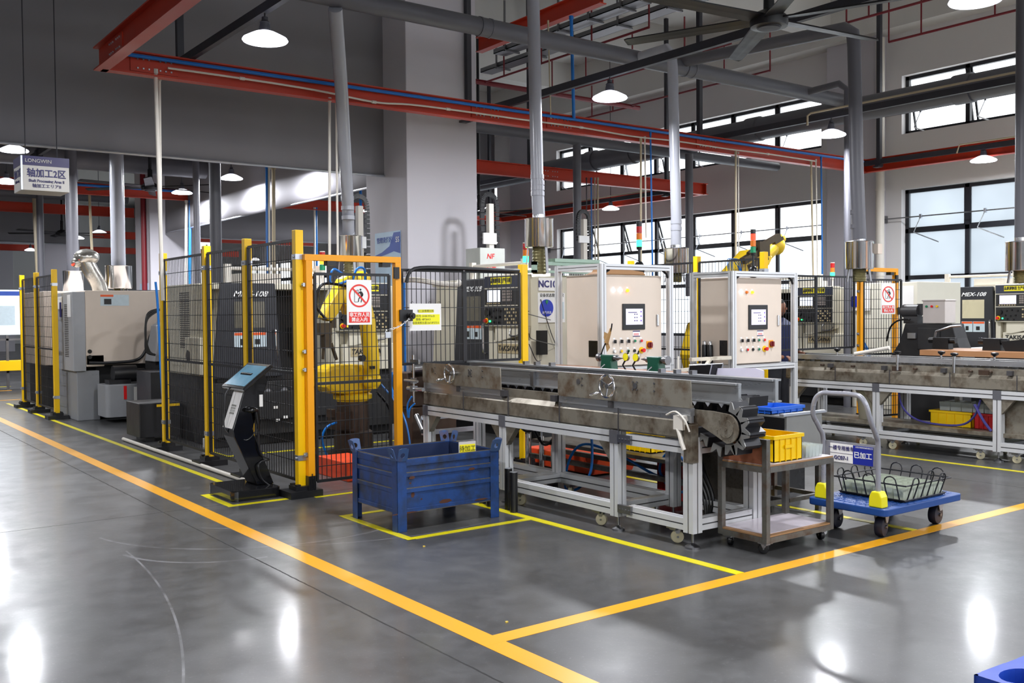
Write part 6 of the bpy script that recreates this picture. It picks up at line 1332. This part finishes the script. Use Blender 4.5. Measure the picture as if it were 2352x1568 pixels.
for i in range(2):
    for j in range(2):
        k_ += 1
        tray(['milky plastic tray at the near left of the wire basket', 'milky plastic tray at the far left of the wire basket', 'milky plastic tray at the near right of the wire basket', 'milky plastic tray at the far right of the wire basket'][k_-1], (bx+.012+i*.25, by+.012+j*.24, bz+.004), .245, .235, .078, 4, 3, tray_m, 0, 'milky trays in the wire basket')
# ================================================================ GREY TANK WITH BLUE CRATE
t = thing('grey_tank', 'grey metal tank on a dark steel stand behind the cart', 'tank', (5.86, 4.52, 0))
MB().bb(0, 0, .40, .42, .45, .735).build('tank', M_('dull_zinc', '#8d8d8b', .45, .3, var=.12, scale=9), t, .004)
m = MB(); m.bb(-.004, .02, .42, .0, .43, .72); m.build('black_side', knob_b, t)
m = MB()
for x, y in ((0, 0), (.38, 0), (0, .41), (.38, .41), (-.27, 0)): m.bb(x, y, 0, x+.035, y+.035, .40)
for z in (.10, .36): m.bb(-.27, 0, z, .0, .03, z+.03); m.bb(0, 0, z, .03, .45, z+.03); m.bb(.39, 0, z, .42, .45, z+.03); m.bb(0, 0, z, .42, .03, z+.03); m.bb(0, .42, z, .42, .45, z+.03)
m.build('stand', cart_m, t)
m = MB(); m.cyl((-.14, .12, .06), (-.14, .12, .36), .07, 18); m.build('pump', steel, t); m = MB(); m.cyl((-.14, .12, .04), (-.14, .12, .08), .08, 18); m.cyl((-.14, .12, .34), (-.14, .12, .38), .08, 18); m.build('pump_flange', knob_b, t)
m = MB(); m.tube(smooth_path([(-.24, .1, .6), (-.25, .08, .4), (-.26, .05, .25), (-.22, .02, .15)], 5), .008, 6); m.build('air_hose', blue_m, t)
crate('blue plastic crate lying on the grey tank', (5.86, 4.66, .737), .38, .28, .05, M_('crate_blue', '#2462c8', .4))
tag(MB().bb(5.80, 4.50, .737, 6.3, 4.54, .755).build('flat_bar', galv), 'steel bar resting on the front edge of the grey tank', 'bar')
tray('long clear tray on a board beyond the grey tank', (6.4, 5.2, .66), .35, .3, .05, 8, 2, clear_m)
tag(MB().bb(6.35, 5.1, .0, 6.85, 5.6, .655).build('board_box', knob_b), 'black box carrying the long clear tray', 'box')
# ================================================================ INSPECTION BENCH BEHIND THE NEAR CONVEYOR
t = thing('inspection_bench', 'wooden topped inspection bench between the near conveyor and the cabinets', 'bench', (5.36, 5.0, 0))
MB().bb(0, 0, .98, .48, 2.1, 1.02).build('bench_top', M_('bench_wood', '#8a5e40', .5, var=.2, scale=4, stretch=(6, 1, 6)), t)
m = MB()
for x in (.03, .41):
    for y in (.05, 2.0): m.bb(x, y, 0, x+.04, y+.04, .98)
m.bb(.03, .05, .2, .07, 2.0, .24); m.bb(.41, .05, .2, .45, 2.0, .24); m.build('bench_leg', cart_m, t)
MB().bb(.0, .1, .35, .46, 1.9, .38).build('lower_shelf', cart_m, t)
grn = M_('machine_green', '#0f4a38', .35, var=.12)
def tailstock(lab, loc, flip=1):
    t = thing('bench_centre', lab, 'bench centre', loc); m = MB(); m.prism([(-.07, 0), (.07, 0), (.06, .08), (.07, .13), (-.07, .13), (-.06, .08)], (-.04, 0, 0), Y_, Z_, (.08, 0, 0)); m.build('casting', grn, t, .008)
    m = MB(); m.cyl((0, -.10, .105), (0, .10, .105), .026, 16); m.cyl((0, flip*-.10, .105), (0, flip*-.17, .105), .018, 14, .003); m.cyl((0, flip*.10, .105), (0, flip*.13, .105), .036, 16); m.cyl((-.05, 0, .05), (-.09, .01, .02), .006, 8); m.build('spindle', steel, t)
    return t
# positions read from sight lines on the bench top height
v = ax(1395, 846, 5.5); tailstock('left green bench centre standing on the wooden bench', (5.52, v.y, 1.021), 1)
v = ax(1503, 850, 5.5); tailstock('right green bench centre standing on the wooden bench', (5.52, v.y, 1.021), -1)
for px_, lab in ((1428, 'left yellow-faced dial gauge on the wooden bench'), (1451, 'right yellow-faced dial gauge on the wooden bench')):
    v = ax(px_, 828, 5.5); t = thing('dial_gauge', lab, 'gauge', (5.55, v.y, 1.021))
    m = MB(); m.tube([(0, 0, 0), (-.01, .03, .05), (0, 0, .10)], .008, 7); m.cyl((0, -.005, .10), (0, -.03, .17), .006, 7); m.build('arm', knob_b, t)
    m = MB(); m.cyl((-.008, 0, .115), (.008, 0, .115), .034, 22); m.build('case', steel, t); MB().cyl((-.012, 0, .115), (-.008, 0, .115), .030, 22).build('dial_face', lab_y, t)
v = ax(1392, 800, 5.52); t = thing('probe', 'frayed paper-wrapped probe on a bent rod above the left bench centre', 'probe', (5.52, v.y, 1.15))
m = MB(); m.tube(smooth_path([(0, .06, 0), (0, .03, .06), (0, -.02, .13), (0, -.06, .2), (0, -.075, .26)], 5), .006, 7); m.build('rod', knob_b, t)
m = MB(); m.tube([(0, -.005, .1), (0, -.03, .15), (0, -.05, .19), (0, -.06, .22)], .02, 9, rf=lambda u: 1-.6*u); m.add([(0, .0, .1), (0, .03, .14), (0, .02, .19), (0, -.04, .17)], [(0, 1, 2, 3)]); m.add([(.0, -.02, .12), (0, -.05, .06), (0, -.01, .02), (0, .01, .1)], [(0, 1, 2, 3)]); m.build('paper_wrap', M_('brown_tape', '#b08a58', .7), t)
v = ax(1585, 845, 5.4); t = thing('gauge_case', 'small open black and silver instrument case on the bench', 'case', (5.38, v.y-.1, 1.021)); m = MB(); m.prism([(-.1, 0), (.1, 0), (.085, .085), (-.13, .1)], (0, 0, 0), Y_, Z_, (.12, 0, 0)); m.build('case', knob_b, t)
m = MB(); m.tube([(0, -.1, 0), (0, .1, 0), (0, .085, .085), (0, -.13, .1)], .006, 6, True); m.tube([(.12, -.1, 0), (.12, .1, 0), (.12, .085, .085), (.12, -.13, .1)], .006, 6, True); m.build('trim', galv, t)
m = MB(); m.cyl((5.36, v.y+.08, 1.02), (5.36, v.y+.08, 1.17), .008, 8); tag(m.build('steel_pin', white_pvc), 'upright white pin beside the instrument case', 'pin')
t = thing('bracket_arm', 'rusty white bracket arm reaching over the bench below the second cabinet', 'bracket', (7.9, 6.75, 1.0)); m = MB(); m.bar((-.55, .1, .02), (0.05, .1, .02), .04, .035); m.bar((-.45, .0, -.06), (-.25, .1, .02), .03, .03); m.bar((-1.2, -.3, -.05), (-.45, .0, -.06), .03, .03); m.build('arm', M_('chipped_white', '#c9c1b2', .5, dirt='#6e5a44', dirtamt=.4), t)
for i in range(2):
    v = Vector((cn2.x+.03+.045*i-.18, cn2.y+.22, .935)); t = thing('thermos_bottle', ['left black bottle with steel cap on the shelf of the second cabinet frame', 'right black bottle with steel cap on the shelf of the second cabinet frame'][i], 'bottle', (cn2.x-.0-.012+.0, cn2.y+.30+.075*(1-i), .9315)); m = MB(); m.lathe([(0, 0), (.030, 0), (.032, .01), (.032, .2), (.026, .215), (0, .215)], n=20); m.build('bottle_body', knob_b, t); m = MB(); m.lathe([(.024, .215), (.024, .25), (.02, .255), (0, .255)], n=18); m.build('cap', chrome, t)
t = thing('white_panel', 'pale tilted plastic panel behind the end of the near conveyor', 'panel', (5.45, 4.62, .98)); m = MB(); m.prism([(-.55, 0), (.22, 0), (.22, .11), (.15, .125), (-.2, .11), (-.5, .03)], (0, 0, 0), -Y_, Z_, (.01, 0, 0)); m.build('panel', M_('pale_violet_plastic', '#cfcbdc', .4), t)
# ================================================================ THINGS UNDER THE CONVEYORS
t = thing('drip_tray', 'orange red drip tray on the floor under the near conveyor', 'tray', (5.9, 6.7, 0)); m = MB(); m.prism([(0, 0), (.9, 0), (1.0, .16), (-.08, .16)], (0, 0, .02), Y_, Z_, (.5, 0, 0)); m.build('tray', MATS['orange_red_paint'], t, .01)
m = MB(); m.tube(smooth_path([(5.3, 6.05, .62), (5.28, 6.0, .4), (5.22, 5.96, .2), (5.2, 6.1, .06), (5.24, 6.3, .05), (5.26, 6.25, .3), (5.3, 6.1, .42), (5.4, 5.8, .35), (5.5, 5.5, .22), (5.5, 5.35, .24), (5.45, 5.2, .40), (5.42, 5.1, .34), (5.46, 5.1, .18), (5.5, 5.3, .12), (5.5, 5.45, .25), (5.46, 5.35, .40), (5.45, 5.2, .44)], 7), .011, 8)
tag(m.build('air_hose', blue_m), 'looped blue air hose hanging under the near conveyor', 'hose')
for i, (x, y) in enumerate(((5.35, 6.95), (5.35, 6.75), (5.36, 6.6))):
    t = thing('air_cylinder', 'polished air cylinder standing under the near conveyor behind the blue bin', 'cylinder', (x, y, 0), 0, 'air cylinders under the near conveyor'); m = MB(); m.cyl((0, 0, .1), (0, 0, .42), .022, 14); m.cyl((0, 0, .42), (0, 0, .5), .008, 8); m.build('barrel', chrome, t); MB().bb(-.04, -.04, 0, .04, .04, .1).build('mount', knob_b, t)
m = MB()
for P in ([(5.25, 7.1, .6), (5.3, 6.9, .45), (5.3, 6.7, .55), (5.25, 6.5, .62)], [(5.3, 6.9, .62), (5.32, 6.7, .36), (5.3, 6.5, .45), (5.25, 6.4, .6)]): m.tube(smooth_path(P, 6), .012, 7)
tag(m.build('cable', knob_b), 'sagging black cables under the near conveyor top', 'cable')
crate('yellow crate under the bench behind the near conveyor', (5.5, 5.55, .385), .3, .3, .2, ycr)
crate('red crate under the bench behind the near conveyor', (5.62, 5.3, .02), .25, .3, .32, M_('crate_red', '#b8161a', .4))
t = thing('blue_tub', 'blue round tub with clear bag under the bench', 'tub', (5.5, 5.0, .2)); MB().lathe([(0, 0), (.07, 0), (.085, .14), (.08, .14), (.068, .005), (0, .005)], n=22).build('tub', blue_m, t); m = MB(); m.ball((0, 0, .14), .07, 12, (1, 1, .7)); m.build('plastic_bag', clear_m, t)
t = thing('coolant_tank', 'oily speckled steel tank behind the end of the near conveyor', 'tank', (5.25, 4.40, 0)); MB().bb(0, 0, .0, .26, .55, .6).build('tank', M_('speckled_steel', '#5c564e', .5, .3, var=.3, scale=40, dirt='#3a3026', dirtamt=.4, dirtscale=30), t, .006)
m = MB()
for k in range(4): m.tube(smooth_path([(-.02, .5-.03*k, .6), (-.08, .42-.04*k, .4), (-.08, .3-.03*k, .2), (-.1, .25, .02)], 5), .012, 7)
m.build('hose', knob_b, t)
# under conveyor 2
crate('yellow crate on the lower rail of the far conveyor', (9.8, 5.25, .28), .3, .45, .16, ycr); crate('dark red crate beside the yellow one under the far conveyor', (9.8, 4.98, .28), .3, .24, .16, MATS['crate_red'])
tray('clear bagged trays piled on the yellow crate under the far conveyor', (9.8, 5.0, .445), .3, .6, .09, 3, 5, clear_m)
t = thing('bucket', 'stained white plastic bucket hanging under the far conveyor', 'bucket', (9.85, 6.45, .28)); MB().lathe([(0, 0), (.12, 0), (.15, .3), (.16, .32), (.15, .33), (.14, .3), (.112, .006), (0, .006)], n=28).build('pail', M_('stained_bucket', '#b3ae9a', .5, dirt='#6e6a52', dirtamt=.35), t); MB().bb(-.14, -.14, -.05, .14, .14, -.002).build('bucket_stand', cart_m, t)
m = MB(); m.bb(.05, 1.0, .24, .56, 7.2, .28); m.build('lower_tray', sheet_m, CV2)
m = MB(); m.bb(.10, 4.55, .24, .45, 4.95, .66); m.bb(.10, 4.1, .28, .45, 4.5, .66); m.build('coolant_box', MATS['stained_guard_plate'], CV2)
m = MB(); m.tube(smooth_path([(9.6, 5.95, .65), (9.62, 5.9, .45), (9.62, 5.7, .33), (9.62, 5.3, .32), (9.6, 5.12, .42), (9.6, 5.05, .6)], 6), .011, 7); m.tube(smooth_path([(9.58, 5.1, .55), (9.56, 5.0, .4), (9.56, 4.92, .3)], 5), .014, 7); tag(m.build('air_hose', ink_blue), 'dark blue air hose hanging under the far conveyor', 'hose')
# ================================================================ RIGHT BACKGROUND: press, wooden bench, table
v = az(2140, 850, 1.0)
t = thing('wooden_bench', 'wooden bench with bench centres behind the far conveyor', 'bench', (10.35, 2.2, 0)); MB().bb(0, 0, .99, .8, 3.95, 1.05).build('bench_top', M_('oak_wood', '#a87850', .5, var=.12, scale=3, stretch=(8, 1, 8)), t)
m = MB()
for x in (.04, .7):
    for y in (.1, 3.5): m.bb(x, y, 0, x+.06, y+.06, .98)
m.build('bench_leg', cart_m, t)
for px_, lab in ((2165, 'left dark bench centre with a lever on the wooden bench'), (2282, 'right dark bench centre on the wooden bench')):
    v = ax(px_, 800, 10.7); t = thing('bench_centre', lab, 'bench centre', (10.7, v.y, 1.051)); m = MB(); m.prism([(-.1, 0), (.1, 0), (.09, .13), (-.09, .13)], (-.05, 0, 0), Y_, Z_, (.1, 0, 0)); m.cyl((0, -.16, .10), (0, .16, .10), .035, 14); m.build('casting', knob_b, t)
    if px_ == 2165: m = MB(); m.tube([(0, .1, .12), (0, .08, .2), (0, -.1, .26), (0, -.22, .27)], .014, 8); m.build('lever', steel, t)
v = ax(2345, 800, 10.7); tag(MB().prism([(-.12, 0), (.12, 0), (.17, .1), (-.17, .14)], (10.6, v.y, 1.051), Y_, Z_, (.2, 0, 0)).build('black_tray', knob_b), 'black open tray at the right end of the wooden bench', 'tray')
t = thing('side_table', 'white-topped grey steel side table at the right edge', 'table', (12.4, 4.6, 0)); MB().bb(0, 0, .95, .9, 2.3, .99).build('table_top', galv, t); m = MB()
for x in (0, .85):
    for y in (0, 2.25): m.bb(x, y, 0, x+.05, y+.05, .95)
m.build('table_leg', grey_m, t)
t = thing('drill_press', 'black machine with electric motor and stained switch box before the right lathe', 'machine', (11.6, 6.9, 0))
m = MB(); m.bb(0, -.5, 0, .35, .3, .9); m.prism([(-.62, .85), (.42, .85), (.25, 1.10), (.18, 1.33), (-.45, 1.33), (-.5, 1.15)], (-.03, 0, 0), Y_, Z_, (.28, 0, 0)); m.bb(-.05, -.3, 1.0, -.03, .0, 1.28); m.build('casting', blk_m, t, .01)
m = MB(); m.cyl((.08, .26, 1.49), (.08, .04, 1.49), .085, 22); m.cyl((.08, .275, 1.49), (.08, .26, 1.49), .07, 20); m.bb(.0, .03, 1.33, .2, .22, 1.42); m.bb(.05, -.06, 1.44, .16, .06, 1.58); m.build('motor', M_('motor_grey', '#3a3a3c', .4), t)
m = MB(); m.bb(-.05, -.37, 1.335, .2, -.075, 1.62); m.bb(-.06, -.38, 1.61, .21, -.065, 1.63); sb = m.build('switch_box', M_('stained_white_box', '#bdb5b0', .45, dirt='#8a7866', dirtamt=.3), t, .006)
for k, (y, mt_) in enumerate(((-.13, btn_g), (-.2, btn_r), (-.27, btn_y))): MB().cyl((-.05, y, 1.545), (-.065, y, 1.545), .014, 14).build('switch_button', mt_, sb)
MB().bb(-.056, .02, 1.14, -.03, .13, 1.21).build('data_plate', galv, t)
m = MB(); m.tube(smooth_path([(-.04, .1, 1.38), (-.06, .25, 1.37), (-.07, .36, 1.28), (-.06, .42, 1.1)], 6), .012, 7); m.build('cable', knob_b, t)
m = MB(); m.tube(smooth_path([(-.04, .82, 1.15), (-.05, .72, 1.0), (-.05, .68, .85)], 4), .02, 8, rf=lambda u: .5+u); tag(m.build('blue_brush', blue_m), 'blue handled brush hanging near the far gate', 'brush'); bpy.data.objects['blue_brush'].location = (11.6, 6.9, 0)
# cream cabinet between far gate and right lathe, with an oil-stained sheet
t = thing('cream_cabinet', 'cream machine cabinet with a paper sheet behind the black motor machine', 'cabinet', (13.4, 8.0, 0)); MB().bb(0, 0, 0, 1.2, 1.1, 1.92).build('body', M_('light_cream', '#dcd8c8', .45, var=.04), t, .01)
m = MB(); m.bb(-.004, .06, 1.45, 0, .42, 1.86); m.build('paper_sheet', pap, t)
t = thing('machine_board', 'white status board with a blue dial behind the far gate mesh', 'notice board', (13.385, 9.17, 1.5)); MB().bb(-.006, -.40, 0, 0, -.02, .38).build('board', pap, t); m = MB(); m.cyl((-.006, -.13, .14), (-.012, -.13, .14), .09, 24); m.build('blue_dial', MATS['dial_blue'], t)
text('NC07-1', .10, (-.009, -.2, .32), -Y_, Z_, ink_blue, t, bold=.02) if False else None
# blue crate in the bottom right corner (on a low stand)
cbm = M_('corner_crate_blue', '#1740a8', .45, var=.08, dirt='#6a78b8', dirtamt=.25)
a = az(2237, 1548, .42)
t = thing('blue_crate', 'blue plastic crate corner with oval holes at the bottom right', 'crate', (a.x, a.y, 0), -.05)
m = MB(); L1, L2, T_ = 1.0, .7, .42
def ovalplate(m, x0, x1, y0, y1, z, h):
    n_ = 5; w_ = (x1-x0)/n_
    for k in range(n_):
        cx, cy_ = x0+w_*(k+.5), (y0+y1)/2; N_ = 20; inn = [(cx+w_*.38*math.cos(6.2832*i/N_), cy_+(y1-y0)*.3*math.sin(6.2832*i/N_)) for i in range(N_)]
        out = []
        for i in range(N_):
            ca, sa = math.cos(6.2832*i/N_), math.sin(6.2832*i/N_); q = 1/max(abs(ca)/(w_/2), abs(sa)/((y1-y0)/2)); out.append((cx+q*ca, cy_+q*sa))
        vs = [(p[0], p[1], z) for p in inn]+[(p[0], p[1], z) for p in out]+[(p[0], p[1], z-h) for p in inn]
        m.add(vs, [(i, (i+1) % N_, N_+(i+1) % N_, N_+i) for i in range(N_)]+[(i, 2*N_+i, 2*N_+(i+1) % N_, (i+1) % N_) for i in range(N_)])
m.bb(0, -L2, 0, .012, 0, T_-.001); m.bb(0, -.012, 0, L1, 0, T_-.001); m.bb(0, -L2, 0, L1, 0, .01)
ovalplate(m, .0, L1, -.17, 0, T_, .12); ovalplate(m, 0, L1, -.34, -.17, T_, .12); ovalplate(m, 0, L1, -.51, -.34, T_, .12); m.build('crate_body', cbm, t)

t = thing('machine', 'dim beige machine body far left under the small collector drum', 'machine', (3.5, 17.6, 0))
MB().bb(0, 0, .7, 1.9, 1.6, 1.93).build('body', beige_m, t, .01); MB().bb(.05, .05, 0, 1.85, 1.5, .7).build('base', blk_m, t)
# loose grit and paint flakes on the floor
chip = M_('paint_chip', '#d8b84a', .6)
for (px_, py_) in ((972, 1256), (1162, 1431)):
    v = az(px_, py_); tag(MB().prism([(0, 0), (.018, .004), (.014, .014), (.004, .012)], (v.x, v.y, 0), X_, Y_, (0, 0, .006)).build('paint_flake', chip), 'tiny yellow flake on the floor in front of the blue bin' if px_ == 972 else 'tiny orange flake on the floor near where the orange lines meet', 'flake')
